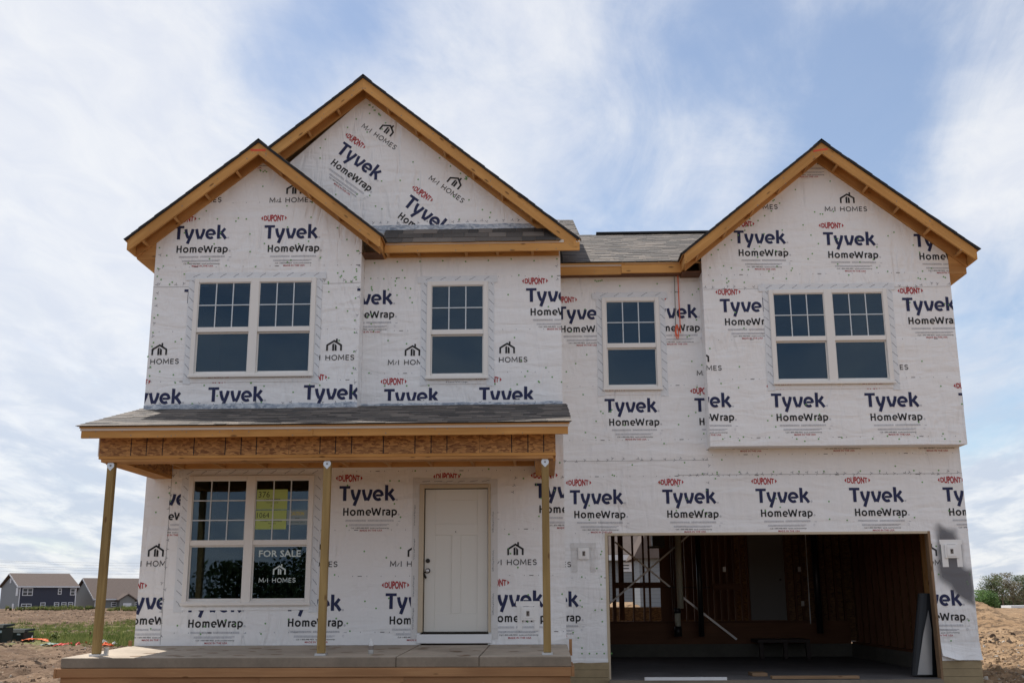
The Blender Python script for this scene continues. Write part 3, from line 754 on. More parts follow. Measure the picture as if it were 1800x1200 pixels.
# right gable
s = Sheet(YR, [(2.555, ZC), (XG1, ZC), (XG1, 6.447), (4.4925, 8.026), (2.555, 6.447)]); sheet_tris_with_holes(s, [HS(HG)])
rz = pz(1300, 508, YR); up = XZ(-9, 9, rz, 9); dn = XZ(-9, 9, 0, rz+.01)
for p in ((1289.5, 405.2), (1446.3, 408.3), (1605.6, 411.4)): s.stamp('T', *p, ang=R(-1.0), lim=up)
for p in ((1450, 363.8), (1293.5, 360)): s.stamp('L', *p, ang=R(-.8), lim=up)
s.stamp('T', 1364.5, 246.4, ang=R(-.8), lim=up)
for p in ((1190.8, 691.8), (1354.8, 691.3), (1519, 690.7), (1684.3, 690.5), (1264.8, 525.5), (1585.4, 523.4)): s.stamp('T', *p, lim=dn)
for p in ((1192.6, 643.2), (1519.4, 641.4)): s.stamp('L', *p, lim=dn)
s.seam(2.56, rz, HG[0]-.1, rz, .004); s.seam(HG[1]+.1, rz, XG1, rz, .004); s.ticks(2.6, rz+.03, HG[0]-.1, rz+.03, .12); s.ticks(HG[1]+.1, rz+.03, XG1-.05, rz+.03, .11, .03)
s.dots(2.6, XG1, pz(1450, 481, YR)); s.dots(2.6, HG[0], pz(1290, 597, YR)); s.dots(2.6, XG1, pz(1450, 768, YR)); s.dots(HG[1], XG1, pz(1640, 595, YR)); s.dots(2.6, XG1, pz(1450, 667, YR)+.02)
s.caps(46, 2.6, XG1-.05, 5.95, 7.8, [HS(HG, .12)]); s.caps(16, 2.6, XG1-.05, 5.98, 6.25, [HS(HG, .12)]); s.caps(26, 2.6, XG1, 3.45, 5.9, [HS(HG, .15)])
for k in range(10): s.cap(2.7+k*.38+random.uniform(-.08, .08), 3.52+random.uniform(-.03, .03)); s.cap(2.72+k*.11, 6.47+k*.08)
s.finish(wall_rg)

# ---- flashing strips and tape
def strip(name, x0, x1, Y, z0, z1, m, amp=.012, n=60, parent=house):
    vs, fs = [], []
    for i in range(n+1):
        x = x0+(x1-x0)*i/n
        for k, z in enumerate((z0, (z0+z1)/2, z1)):
            vs.append((x, Y-.006-.012*(k == 1)-abs(noise.noise(Vector((x*4, z*9, 3))))*amp, z+(noise.noise(Vector((x*3, 5, z)))*amp*1.3 if k == 2 else 0)))
    for i in range(n):
        for k in (0, 1): a = i*3+k; fs.append((a, a+3, a+4, a+1))
    return mesh(name, vs, fs, m, parent, smooth=True)
strip('base_flashing', XL0, XLG1, YLG, 3.80, 3.96, M['tape_low'], .02); strip('base_flashing', XLG1, XL1, YL, 3.88, 4.00, M['tape_low'], .02)
strip('base_flashing', -4.7, -.05, YL-.006, 6.66, 6.79, M['tape_low'], .015)
def scriptmarks(mb, x0, z0, x1, z1, Y, step=.14, ang=-42):
    L = math.hypot(x1-x0, z1-z0); n = max(1, int(L/step))
    for i in range(n):
        f = (i+.5)/n; x = x0+(x1-x0)*f; z = z0+(z1-z0)*f; a = R(ang+random.uniform(-6, 6)); u = 0
        for k in range(6):
            l = random.uniform(.009, .02)
            for t_ in stroke([(u-.045, random.uniform(-.004, .004)), (u-.045+l, random.uniform(-.006, .006))], .0065):
                q = [(x+p[0]*math.cos(a)-p[1]*math.sin(a), z+p[0]*math.sin(a)+p[1]*math.cos(a)) for p in t_]
                ar = (q[1][0]-q[0][0])*(q[2][1]-q[0][1])-(q[2][0]-q[0][0])*(q[1][1]-q[0][1])
                if ar < 0: q = q[::-1]
                mb.add([(p[0], Y-.0105, p[1]) for p in q], [(0, 1, 2)], 1)
            u += l+.003
def window_tape(h, Y, wd=.095, top=.085, bottom=False, marks=True, m='tape'):
    x0, x1, z0, z1 = h
    def quad(name, P, ma=None):
        b_ = MB(); v = [(x, Y-.002, z) for x, z in P]+[(x, Y-.009, z) for x, z in P]
        b_.add(v, [(0, 1, 2, 3), (7, 6, 5, 4), (0, 4, 5, 1), (1, 5, 6, 2), (2, 6, 7, 3), (3, 7, 4, 0)])
        if marks and ma: scriptmarks(b_, *ma[0], *ma[1], Y, ang=ma[2])
        o = b_.build(name, [M[m], M['tick']], house, origin=(P[0][0], Y, P[0][1])); return o
    j = lambda: random.uniform(-.012, .012)
    quad('flashing_tape', [(x0-wd+j(), z0-.10), (x0+.02, z0-.10+j()), (x0+.02, z1+top), (x0-wd+j(), z1+top+.02)], ((x0-wd*.5, z0-.05), (x0-wd*.5, z1+.05), -45))
    quad('flashing_tape', [(x1-.02, z0-.10), (x1+wd+j(), z0-.12+j()), (x1+wd+j(), z1+top), (x1-.02, z1+top)], ((x1+wd*.5, z0-.05), (x1+wd*.5, z1+.05), -45))
    b_ = MB(); P = [(x0-wd-.05, z1-.02), (x1+wd+.05, z1-.02), (x1+wd+.04, z1+top+j()), (x0-wd-.06, z1+top+j())]
    v = [(x, Y-.009, z) for x, z in P]+[(x, Y-.013, z) for x, z in P]
    b_.add(v, [(0, 1, 2, 3), (7, 6, 5, 4), (0, 4, 5, 1), (1, 5, 6, 2), (2, 6, 7, 3), (3, 7, 4, 0)])
    if marks: scriptmarks(b_, x0-wd, z1+top*.55, x1+wd, z1+top*.55, Y-.004, .2, 30)
    b_.build('flashing_tape', [M[m], M['tick']], house, origin=(x0, Y, z1))
for h, Y in ((HL, YLG), (HM, YL), (HR, YG), (HG, YR), (HB, YL)): window_tape(h, Y, .095 if h != HB else .11)

# ---- windows
def window(h, Y, double, rows, frame_w=.066, mull=.128, ts=.47, label=None):
    x0, x1, z0, z1 = h; yf = Y-.040; yb = Y+.10
    W = MB(); bays = [(x0+frame_w, x1-frame_w)]
    if double: c = (x0+x1)/2; bays = [(x0+frame_w, c-mull/2), (c+mull/2, x1-frame_w)]
    W.box(x0, x0+frame_w, yf, yb, z0, z1); W.box(x1-frame_w, x1, yf, yb, z0, z1)
    for a, b_ in bays: W.box(a, b_, yf, yb, z1-frame_w, z1); W.box(a, b_, yf, yb, z0, z0+frame_w*.8)
    if double: W.box(c-mull/2, c+mull/2, yf, yb, z0, z1)
    W.box(x0-.012, x1+.012, yf-.022, yf-.001, z0-.012, z0+.03)          # nosing of the sill
    win = W.build('window', M['vinyl'], house, origin=(x0, yf, z0)); bevel(win, .005)
    H_ = z1-z0; zr = z0+H_*ts
    for a, b_ in bays:
        zt, zb = z1-frame_w, z0+frame_w*.8
        up_ = MB(); r = .012
        up_.box(a, b_, yf+.012, yf+.05, zr-.03, zr+.045)
        up_.box(a, a+r, yf+.014, yf+.045, zr+.045, zt); up_.box(b_-r, b_, yf+.014, yf+.045, zr+.045, zt); up_.box(a+r, b_-r, yf+.014, yf+.045, zt-r, zt)
        bevel(up_.build('upper_sash', M['vinyl'], win, origin=(a, yf, zr)), .003)
        lo_ = MB(); q = .034
        lo_.box(a, a+q*.5, yf+.05, yf+.08, zb, zr-.03); lo_.box(b_-q*.5, b_, yf+.05, yf+.08, zb, zr-.03); lo_.box(a+q*.5, b_-q*.5, yf+.05, yf+.08, zb, zb+q); lo_.box(a+q*.5, b_-q*.5, yf+.05, yf+.08, zr-.052, zr-.03)
        bevel(lo_.build('lower_sash', M['vinyl'], win, origin=(a, yf, zb)), .003)
        box('pane', a+r, b_-r, yf+.030, yf+.036, zr+.045, zt-r, M['glass'], win)
        box('pane', a+q*.5, b_-q*.5, yf+.064, yf+.070, zb+q, zr-.052, M['glass'], win)
        gz0, gz1 = zr+.045, zt-r; wd = .016
        for k in (1, 2):
            x = a+r+(b_-a-2*r)*k/3; box('muntin', x-wd/2, x+wd/2, yf+.020, yf+.029, gz0, gz1, M['muntin'], win)
        for k in range(1, rows):
            z = gz0+(gz1-gz0)*k/rows; box('muntin', a+r, b_-r, yf+.017, yf+.0195, z-wd/2, z+wd/2, M['muntin'], win)
    return win, bays, zr
window(HL, YLG, True, 2); window(HM, YL, False, 2); window(HR, YG, False, 2); window(HG, YR, True, 2)
winB, bays, zrB = window(HB, YL, True, 3)
for h, Y, txt in ((HL, YLG, 0), (HM, YL, 1), (HR, YG, 0), (HG, YR, 0)):
    b_ = MB(); b_.box(h[0]+.02, h[1]-.02, Y-.0105, Y-.002, h[2]-.078, h[2]-.0125)
    if txt:
        for t_ in fit(text2d('FlexWrap', .01), h[0]+.30, h[0]+.62, h[2]-.064, h[2]-.038): b_.add([(p[0], Y-.0112, p[1]) for p in t_], [(0, 1, 2)], 1)
    b_.build('sill_tape', [M['wrap'], M['tick']], house, origin=(h[0], Y, h[2]))
# sill flange under the lower windows
box('sill_tape', HB[0], HB[1], YL-.012, YL-.002, HB[2]-.075, HB[2]-.012, M['wrap'], house)
# cards set before the big window's panes, glass dimming put into their colours
def card(name, label, px0, py0, px1, py1, m, texts, group=None):
    Y = YL-.0108; (x0, z1), (x1, z0) = at(px0, py0, Y), at(px1, py1, Y)
    b_ = MB(); b_.box(x0, x1, Y, Y+.0007, z0, z1)
    W_, H_ = x1-x0, z1-z0
    for body, a, c, d, e, mi, bold in texts:
        tr = fit(text2d(body, bold), x0+W_*a, x0+W_*c, z1-H_*e, z1-H_*d)
        for t_ in tr: b_.add([(p[0], Y-.0002, p[1]) for p in t_], [(0, 1, 2)], mi)
    o = b_.build(name, [m, M['paperink'], M['yel'], M['paper2']], origin=(x0, Y, z0)); tag(o, label, 'notice card', group); return o
card('notice_card', 'yellow green card numbered 376 taped to the ground floor window', 452, 860, 504.5, 894.5, M['paper'],
     [('376', .06, .42, .10, .40, 1, 0), ('LOT NUMBER', .26, .78, .46, .58, 1, .02), ('UNION PLACE', .32, .70, .63, .69, 1, .01), ('4', .46, .50, .77, .87, 1, 0)])
card('notice_card', 'yellow green card numbered 1064 taped below the card numbered 376', 450, 896.5, 502.5, 929.5, M['paper'],
     [('1064', .04, .44, .12, .40, 1, 0), ('STREET ADDRESS', .16, .86, .48, .60, 1, .02), ('RED ASH', .42, .66, .66, .73, 1, .01), ('4', .47, .51, .79, .88, 1, 0)])
c3 = card('notice_card', 'small pale caution card on the right side of the ground floor window', 505, 896, 539.5, 921.5, M['paper2'],
     [('CAUTION', .14, .84, .12, .36, 2, .03), ('SITE', .40, .62, .52, .60, 1, .01), ('AUTHORIZED', .22, .80, .66, .74, 1, .01), ('PERSONNEL ONLY', .12, .90, .80, .88, 1, .01)])
# white lettering on the lower right pane
def pane_letters():
    b_ = MB(); Y = YL-.04+.064-.003
    (x0, z1), (x1, z0) = at(455.5, 966.5, Y), at(528.5, 978, Y)
    for t_ in fit(text2d('FOR SALE', .02), x0, x1, z0, z1): b_.add([(p[0], Y, p[1]) for p in t_], [(0, 1, 2)])
    (x0, z1), (x1, _) = at(455.5, 1015.5, Y), at(523, 1015.5, Y); k = (x1-x0)/.70
    for m_, tr in ST_L:
        for t_ in tr: b_.add([(x0+p[0]*k, Y, z1+p[1]*k) for p in t_], [(0, 1, 2)])
    b_.build('sale_lettering', M['decal'], winB, origin=(x0, Y, z0))
pane_letters()

# ---- front door
def door():
    x0, x1 = -1.722, -.812; z0, z1 = .72, 2.728; yf = YL+.055
    W = MB(); d = W
    d.box(x0, x1, yf+.012, yf+.045, z0, z1)
    rails = [(x0, x0+.15, z0, z1), (x1-.15, x1, z0, z1), (x0+.15, x1-.15, z1-.16, z1), (x0+.15, x1-.15, z1-.66, z1-.50), (x0+.15, x1-.15, z0, z0+.25)]
    c = (x0+x1)/2; rails.append((c-.065, c+.065, z0+.25, z1-.66))
    for a, b_, e, f in rails: d.box(a, b_, yf, yf+.0115, e, f)
    dr = d.build('door', M['door'], house, origin=(x0, yf, z0)); bevel(dr, .004)
    Yk = yf
    def disc(name, px, py, r, dep, rin=None):
        x, z = at(px, py, Yk); b_ = MB(); b_.tube([(x, yf-.001, z), (x, yf-dep, z)], r, 16); return b_.build(name, M['bronze'], dr, smooth=False, origin=(x, yf, z)), x, z
    disc('deadbolt', 752.3, 985, .031, .02); disc('knob_rose', 752.0, 1002.5, .036, .012)
    x, z = at(752, 1002.5, Yk); b_ = MB(); b_.tube([(x, yf-.013, z), (x, yf-.035, z), (x, yf-.045, z), (x, yf-.065, z), (x, yf-.075, z)], [.012, .012, .026, .028, .015], 14); b_.build('door_knob', M['galv'], dr, smooth=True, origin=(x, yf, z))
    b_ = MB(); b_.tube([(x-.02, yf-.03, z-.02), (x-.055, yf-.035, z-.03), (x-.05, yf-.035, z-.075), (x-.02, yf-.03, z-.11)], .008, 6); b_.build('lock_box', M['bronze'], dr, origin=(x, yf, z))
    b_ = MB(); b_.bar((x-.075, yf-.02, z+.0), (x-.02, yf-.035, z-.10), .02, .02); b_.bar((x-.06, yf-.02, z+.17), (x-.065, yf-.02, z+.02), .004, .004); b_.build('key_lanyard', M['bronze'], dr, origin=(x, yf, z))
    x, z = at(801, 934, Yk); b_ = MB(); b_.tube([(x, yf-.001, z), (x, yf-.006, z)], .008, 10); b_.build('peephole', M['bronze'], dr, origin=(x, yf, z))
    # casing and threshold
    X0, X1, Z0, Z1 = DOOR[0], DOOR[1], .60, DOOR[3]
    b1 = box('door_casing', X0, x0-.012, YL-.028, YL+.10, .715, Z1, M['casing'], house, 'z'); bevel(b1)
    b2 = box('door_casing', x1+.012, X1, YL-.028, YL+.10, .715, Z1, M['casing'], house, 'z'); bevel(b2)
    b3 = box('door_casing', x0-.0118, x1+.0118, YL-.0275, YL+.0995, z1+.012, Z1-.001, M['casing'], house); bevel(b3)
    box('threshold', x0-.0115, x1+.0115, YL-.02, YL+.10, .69, .714, M['bronze'], house)
    o = box('threshold_board', X0-.012, X1+.012, YL-.035, YL-.004, .565, .688, M['white'], house); bevel(o, .005)
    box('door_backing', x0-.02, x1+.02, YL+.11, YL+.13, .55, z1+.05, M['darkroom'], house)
    # wide membrane round the door
    for P in ((X0-.10, X0-.002, .62, Z1+.10, 'v'), (X1+.002, X1+.10, .62, Z1+.07, 'v'), (X0-.002, X1+.002, Z1+.002, Z1+.09, 'h')):
        b_ = MB(); b_.box(P[0], P[1], YL-.008, YL-.002, P[2], P[3])
        if P[4] == 'v':
            tr = fit(text2d('VersaFlange', .005), 0, .30, 0, .03)
            for zc in (.75, 1.2, 1.72, 2.2) if P[0] < X0 else (.95, 1.55, 2.1):
                for t_ in tr: 
                    q = [(P[0]+.035-p[1]*.8+.01, YL-.0095, zc+p[0]) for p in t_] if P[0] < X0 else [(P[0]+.02+p[1]*.8, YL-.0095, zc+.3-p[0]) for p in t_]
                    b_.add(q, [(0, 1, 2)], 1)
        else: scriptmarks(b_, P[0], P[2]+.04, P[1], P[2]+.04, YL-.001, .16, 4)
        b_.build('flange_tape', [wmat2, M['tick']], house, origin=(P[0], YL, P[2]))
wmat2 = wrapmat('flange_membrane', (.69, .68, .665), .5, .4, 0)
door()

# ---- shingles
WEDGES = {}
def wedge_vf(L, n=1, lift=.009):
    E = .172; return ([(0, 0, .001), (L, 0, .001), (L, E, .001), (0, E, .001), (0, 0, lift), (L, 0, lift), (L, E, .004), (0, E, .004)],
            [(0, 3, 2, 1), (4, 5, 6, 7), (0, 1, 5, 4), (1, 2, 6, 5), (2, 3, 7, 6), (3, 0, 4, 7)])
WD = (.16, .21, .26, .32, .37)
for L in WD:
    v, f = wedge_vf(L-.004); me = bpy.data.meshes.new('shingle'); me.from_pydata(v, [], f); me.materials.append(M['sh']); WEDGES[L] = me
singles_left = [300]
def shingles(o, u, v, LU, LV, singles=0, lo=None, hi=None, expo=.143):
    """o: eave corner, u along the eave, v up the slope; lo/hi(v) give the row's limits along u"""
    o, u, v = Vector(o), Vector(u).normalized(), Vector(v).normalized(); nn = u.cross(v)
    if nn.z < 0: nn = -nn
    vs, fs, tn = [], [], []; rows = int(LV/expo)
    for r in range(rows):
        a = lo(r*expo) if lo else 0; b_ = hi(r*expo) if hi else LU
        x = a-random.random()*.1; 
        while x < b_-.02:
            L = random.choice(WD); x0 = max(x, a+random.uniform(0, .012)); x1 = min(x+L, b_+random.uniform(-.012, .008)); jv = random.uniform(-.005, .005)
            lift = random.choice((.0, .0, .003))
            P = o+u*x0+v*(r*expo+jv)+nn*(.0008*(r % 2)+lift)
            if r < singles and singles_left[0] > 0 and x0 == x and abs(x1-x-L) < 1e-6:
                W = Matrix(((u.x, v.x, nn.x, P.x), (u.y, v.y, nn.y, P.y), (u.z, v.z, nn.z, P.z), (0, 0, 0, 1)))
                if u.cross(v).dot(nn) < 0: pass
                link('shingle', WEDGES[L], house, W); singles_left[0] -= 1
            else:
                wv, wf = wedge_vf(x1-x0-.004); k = len(vs)
                vs += [tuple(P+u*q[0]+v*q[1]+nn*q[2]) for q in wv]; fs += [tuple(i+k for i in q) for q in wf]; tn += [random.random()]*6
            x += L
    me_o = mesh('shingle_field', vs, fs, M['shs'], house, origin=tuple(o)); me_o['kind'] = 'stuff'
    at_ = me_o.data.attributes.new('tone', 'FLOAT', 'FACE'); at_.data.foreach_set('value', tn)
    return me_o
def deck(name, o, u, v, LU, LV, th, m=None, grain=None, poly2=None):
    o, u, v = Vector(o), Vector(u).normalized(), Vector(v).normalized(); nn = u.cross(v)
    if nn.z < 0: nn = -nn
    P = [o+u*a+v*b_ for a, b_ in (poly2(LU, o.z) if poly2 else [(0, 0), (LU, 0), (LU, LV), (0, LV)])]; vs = [p for p in P]+[p-nn*th for p in P]; n = len(P)
    ob = mesh(name, vs, [tuple(range(n)), tuple(range(2*n-1, n-1, -1))]+[(i, i+n, (i+1) % n+n, (i+1) % n) for i in range(n)], m or M['ply'], house, grain=grain or tuple(u))
    bm = bmesh.new(); bm.from_mesh(ob.data); bmesh.ops.recalc_face_normals(bm, faces=bm.faces); bm.to_mesh(ob.data); bm.free(); return ob

def gable_roof(xc, za, sl, hx, yf, yb, wall_y, ext=.0, left_back=None, valley=False):
    """za: top of shingles at the ridge; yf: outer face of the rake; wall_y: wall face"""
    zf = za-.045; th = .185; zt = lambda dx: zf-sl*dx
    for sg in (-1, 1):
        he = hx-.07
        bk = yb if not (sg < 0 and left_back is not None) else left_back
        pts = [(xc, zf), (xc+sg*he, zt(he)), (xc+sg*he, zt(he)-th+.0), (xc, zf-th)]
        g = (sg*1, 0, -sl)
        o = prism('rake_board', pts, yf, yf+.038, M['fascia'], house, g)
        hl = he if not (valley and sg > 0) else 3.03
        prism('ledger_board', [(xc, zf-.005), (xc+sg*(hl-.005), zt(hl)-.0), (xc+sg*(hl-.005), zt(hl)-th-.03), (xc, zf-th-.012)], wall_y-.040, wall_y-.002, M['lumber'], house, g)
        # ladder blocks between the two boards
        Ls = math.hypot(1, sl); d = .10
        while d < he*Ls-.2:
            dx = he-d/Ls; cx, cz = xc+sg*dx, zt(dx)
            ux, uz = -sg/Ls, sl/Ls; nx, nz = -sg*sl/Ls*-1, 1/Ls
            nx = sg*sl/Ls; hgt = .145
            P = [(cx, cz-.003), (cx+ux*.038, cz-.003+uz*.038), (cx+ux*.038-nx*hgt, cz-.003+uz*.038-nz*hgt), (cx-nx*hgt, cz-.003-nz*hgt)]
            prism('lookout_block', P, yf+.0385, wall_y-.0405, M['lumber'], house, (0, 1, 0))
            d += .58
        # roof deck and shingles
        v = Vector((-sg, 0, sl)); LV = hx*math.hypot(1, sl)
        dp = None
        if valley and sg > 0:
            dp = lambda LU, z0: [(0, 0), (0, LV), (LU, LV), (LU, LV*.72), (LV*.0+.10, LV*.03), (.06, 0)]
            hi_ = lambda q: max(.07, (za-sl*hx+q*sl/math.hypot(1, sl)-6.45)/.445)
        else: hi_ = None
        deck('roof_deck', (xc+sg*hx, yf+.002, za-sl*hx-.034), (0, 1, 0), v, bk-yf, LV-.004, .010, M['ply'], (0, 1, 0), poly2=dp)
        deck('roof_underlay', (xc+sg*(hx+.012), yf-.026, za-sl*(hx+.012)-.008), (0, 1, 0), v, bk-yf+.02, LV+.010, .0245, M['felt'], poly2=dp)
        shingles((xc+sg*(hx+.02), yf-.034, za-sl*(hx+.02)-.006), (0, 1, 0), v, bk-yf+.03, LV+.01, hi=(lambda q: min(bk-yf+.03, hi_(q))) if hi_ else None)
        # side fascia, soffit board and the boxed return
        xo = xc+sg*he; xa, xb = sorted((xo, xo+sg*.0375)); zb = zt(he)-th
        box('fascia_board', xa, xb, yf+.002, yf+.10 if (valley and sg > 0) else bk, zb+(.03 if valley and sg > 0 else 0), zt(he)-.004, M['fascia'], house, 'y')
    b_ = MB()
    for k in range(int((yb-yf)/.3)):
        y = yf-.03+k*.3; b_.add([(xc-.14, y, za-sl*.14+.012), (xc, y, za+.018), (xc+.14, y, za-sl*.14+.012), (xc-.14, y+.29, za-sl*.14+.008), (xc, y+.29, za+.014), (xc+.14, y+.29, za-sl*.14+.008)], [(0, 1, 4, 3), (1, 2, 5, 4)])
    b_.build('ridge_cap', M['felt'], house, origin=(xc, yf, za))

gable_roof(-4.27, 7.975, .805, 1.93, -1.64, 1.6, YLG, left_back=-1.30)
gable_roof(4.4925, 8.245, .808, 2.285, -.68, 3.4, YR)
gable_roof(-2.76, 9.185, .822, 3.33, -1.317, 6.9, YL-.004, valley=True)
# boxed eave returns
def ret(xw, xo, z0, z1, y):
    a, b_ = sorted((xw, xo)); box('eave_return', a, b_, y-.0015, y+.04, z0, z1, M['lumber'], house); box('soffit_board', a, b_, y+.041, y+3.0, z0, z0+.012, M['ply'], house, 'y')
ret(XL0-.002, -6.125, 6.20, 6.33, YLG); ret(XG1+.002, 6.70, 6.10, 6.27, YR)
prism('eave_return', [(XL0-.003, 6.331), (-6.125, 6.331), (XL0-.003, 6.50)], YLG, YLG+.04, M['lumber'], house)
prism('eave_return', [(XG1+.003, 6.271), (6.70, 6.271), (XG1+.003, 6.47)], YR, YR+.04, M['lumber'], house)
for x0, x1, y0, y1, z in ((XLG1+.002, -2.40, YLG+.0, YL, 6.24), (2.25, 2.553, YR, YG, 6.19)):
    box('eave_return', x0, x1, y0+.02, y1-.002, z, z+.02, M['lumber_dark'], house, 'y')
# red marker strokes near the peaks
def marker(pts, Y, wd):
    b_ = MB(); P = [at(px, py, Y) for px, py in pts]
    for t_ in stroke(P, wd):
        b_.add([(p[0], Y-.002, p[1]) for p in (t_ if (t_[1][0]-t_[0][0])*(t_[2][1]-t_[0][1])-(t_[2][0]-t_[0][0])*(t_[1][1]-t_[0][1]) > 0 else t_[::-1])], [(0, 1, 2)])
    b_.build('marker_stroke', M['paint_red'], house, origin=(P[0][0], Y, P[0][1]))
marker([(440.5, 264), (467, 264)], -1.64, .034); marker([(429.5+1000, 266), (1440, 264), (1455, 262)], -.68, .030)

# middle eave: fascia, drip edge, tails, pent strip of roof
YF = -1.317
zf0, zf1 = 6.252, 6.385
bx = bevel(box('fascia_board', -2.36, pxx(1019, 437, YF), YF, YF+.038, zf0, zf1, M['fascia'], house), .003)
box('drip_edge', -2.34, pxx(991, 424, YF), YF-.012, YF-.001, zf1-.012, zf1+.030, M['drip'], house)
box('ledger_board', -2.40, XL1-.02, YL-.045, YL-.006, zf0+.01, zf1+.02, M['lumber'], house)
for px, py in ((679, 450), (734.3, 447), (818.2, 446), (873.8, 445), (935.7, 445)):
    x = pxx(px, py, YF); box('lookout_block', x-.02, x+.02, YF+.0385, YL-.0455, zf0+.012, zf1, M['lumber'], house, 'y')
SP = .46/.36
deck('roof_deck', (-2.40, YF-.02, zf1+.005), (1, 0, 0), (0, .34, .33), 2.68, .48, .015)
shingles((-2.40, YF-.03, zf1+.012), (1, 0, 0), (0, .34, .34), 2.70, .46)
# right eave
YE = -.237
box('fascia_board', XL1+.002, pxx(1092, 474, YE), YE, YE+.038, 6.198, 6.335, M['fascia'], house)
bevel(box('fascia_board', pxx(1092, 474, YE)+.002, 2.24, YE-.016, YE+.022, 6.212, 6.372, M['fascia'], house), .003)
box('drip_edge', XL1+.003, pxx(1098, 466, YE), YE-.012, YE-.001, 6.330, 6.372, M['drip'], house)
box('drip_edge', pxx(1098, 466, YE)+.002, 2.22, YE-.028, YE-.017, 6.352, 6.380, M['drip'], house)
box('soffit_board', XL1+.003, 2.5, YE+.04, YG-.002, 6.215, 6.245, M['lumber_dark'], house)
sl = .445; cv = Vector((0, 1, sl)).normalized()
deck('roof_deck', (XL1+.003, YE-.04, 6.372), (1, 0, 0), cv, 6.45, 5.20, .02)
shingles((XL1+.01, YE-.05, 6.385), (1, 0, 0), cv, 6.35, 5.17)
deck('roof_deck', (XL1+.003, 4.45, 8.462), (1, 0, 0), (0, 1, -sl), 6.45, 5.9, .02, M['felt'])
box('ridge_vent', pxx(1047.5, 412, 4.42), 6.6, 4.30, 4.56, 8.47, 8.507, M['ridge'], house)
# left main roof, its open end and step flashing
deck('roof_deck', (-2.3, -1.0, 6.53), (1, 0, 0), cv, 2.3+.615, 4.05, .02)
shingles((-2.3, -1.0, 6.545), (1, 0, 0), cv, 2.3+.62, 4.05)
deck('roof_deck', (-2.3, 2.68, 8.16), (1, 0, 0), (0, 1, -sl), 2.3+.615, 4.6, .02, M['felt'])
xprism('roof_edge', [(-1.0, 6.50), (-1.0, 6.545), (2.68, 8.183), (2.68, 8.14)], .616, .628, M['felt'], house, (0, 1, sl))
for k in range(8):
    y = YE-.02+k*.14; z = 6.40+(y-YE)*sl; box('step_flashing', XL1+.004, XL1+.055, y, y+.12, z, z+.10, M['galv'] if False else M['felt'], house, 'y')

nails = MB()
def nail(x, y, z, r=.008):
    nails.add([(x+r*math.cos(i*math.tau/6), y-.0016, z+r*math.sin(i*math.tau/6)*random.uniform(.8, 1.2)) for i in range(6)], [tuple(range(6))])
for k in range(34): nail(random.uniform(-5.8, .3), -3.30, random.choice((3.20, 3.255))+random.uniform(-.012, .008), random.uniform(.004, .009))
for k in range(16): nail(random.uniform(-2.3, .55), -1.317, random.choice((6.275, 6.35))+random.uniform(-.01, .01), random.uniform(.004, .009))
for k in range(8): nail(random.uniform(.4, 1.3), -.237, random.uniform(6.21, 6.32), random.uniform(.004, .008))
for xc, za, sl_, hx, Y in ((-4.27, 7.975, .805, 1.85, -1.64), (4.4925, 8.245, .808, 2.2, -.68), (-2.76, 9.185, .822, 3.2, -1.317)):
    for sg in (-1, 1):
        d = .15
        while d < hx:
            for q in ((.085, .17) if random.random() < .5 else (.13,)): nail(xc+sg*(d+random.uniform(-.03, .03)), Y, za-.045-sl_*d-q+random.uniform(-.015, .015), random.uniform(.005, .011))
            d += .47
    for q in range(6): nail(xc+random.uniform(-.13, .13), Y, za-.20+random.uniform(-.02, .01)-.02, .006)
tag(nails.build('nail_marks', M['bolt'], house, origin=(0, -3.3, 3.2)), kind='stuff')
# ---- porch: roof, beam, posts, slab
PY = -3.30                                         # fascia face
ex0, ex1 = pxx(141.5, 757, PY), pxx(1000, 748, PY)
ve = Vector((0, 2.35, .6512)).normalized()
bevel(box('fascia_board', ex0+.01, -2.9, PY, PY+.038, 3.178, 3.285, M['fascia'], house), .003)
bevel(box('fascia_board', -2.898, ex1-.012, PY, PY+.038, 3.178, 3.285, M['fascia'], house), .003)
box('drip_edge', ex0, ex1, PY-.012, PY-.001, 3.270, 3.318, M['drip'], house)
deck('roof_deck', (ex0-.01, PY-.03, 3.318), (1, 0, 0), ve, ex1-ex0+.02, 2.40, .018)
deck('roof_underlay', (ex0-.03, PY-.05, 3.322), (1, 0, 0), ve, ex1-ex0+.055, 2.44, .004, M['felt'])
shingles((ex0-.05, PY-.065, 3.322), (1, 0, 0), ve, ex1-ex0+.085, 2.42, singles=12)
box('rake_board', ex1-.05, ex1-.012, PY+.039, PY+.06, 3.185, 3.28, M['fascia'], house, 'y')
BY = -3.017                                         # beam face
bx0, bx1 = pxx(174.7, 790, BY), pxx(976.5, 780, BY)
zo0, zo1 = 2.985, 3.40
oz = [bx0, pxx(396, 785, BY), pxx(673.9, 785, BY), bx1]
for a, b_ in zip(oz[:-1], oz[1:]): box('beam_panel', a+.001, b_-.001, BY, BY+.012, zo0, 3.24, M['osb'], house)
bl = MB()
for px in (230.6, 257.8, 286, 341, 396, 423.9, 450.8, 507.8, 562.5, 589.7, 618, 673.9, 729.4, 757.8, 785.6, 843.3, 899.4, 928, 955.8):
    x = pxx(px, 785, BY); w_ = .006 if px not in (507.8, 843.3) else .002
    for k in range(7): z = zo0+.002+k*.036; bl.add([(x-w_+random.uniform(-.002, .002), BY-.0015, z), (x+w_+random.uniform(-.002, .002), BY-.0015, z), (x+w_, BY-.0015, z+.0355), (x-w_, BY-.0015, z+.0355)], [(0, 1, 2, 3)])
bl.build('nailing_lines', M['black_ink'], house, origin=(bx0, BY, zo0))
box('beam_header', bx0+.001, bx1-.001, BY+.013, BY+.24, zo0, 3.22, M['lumber'], house)
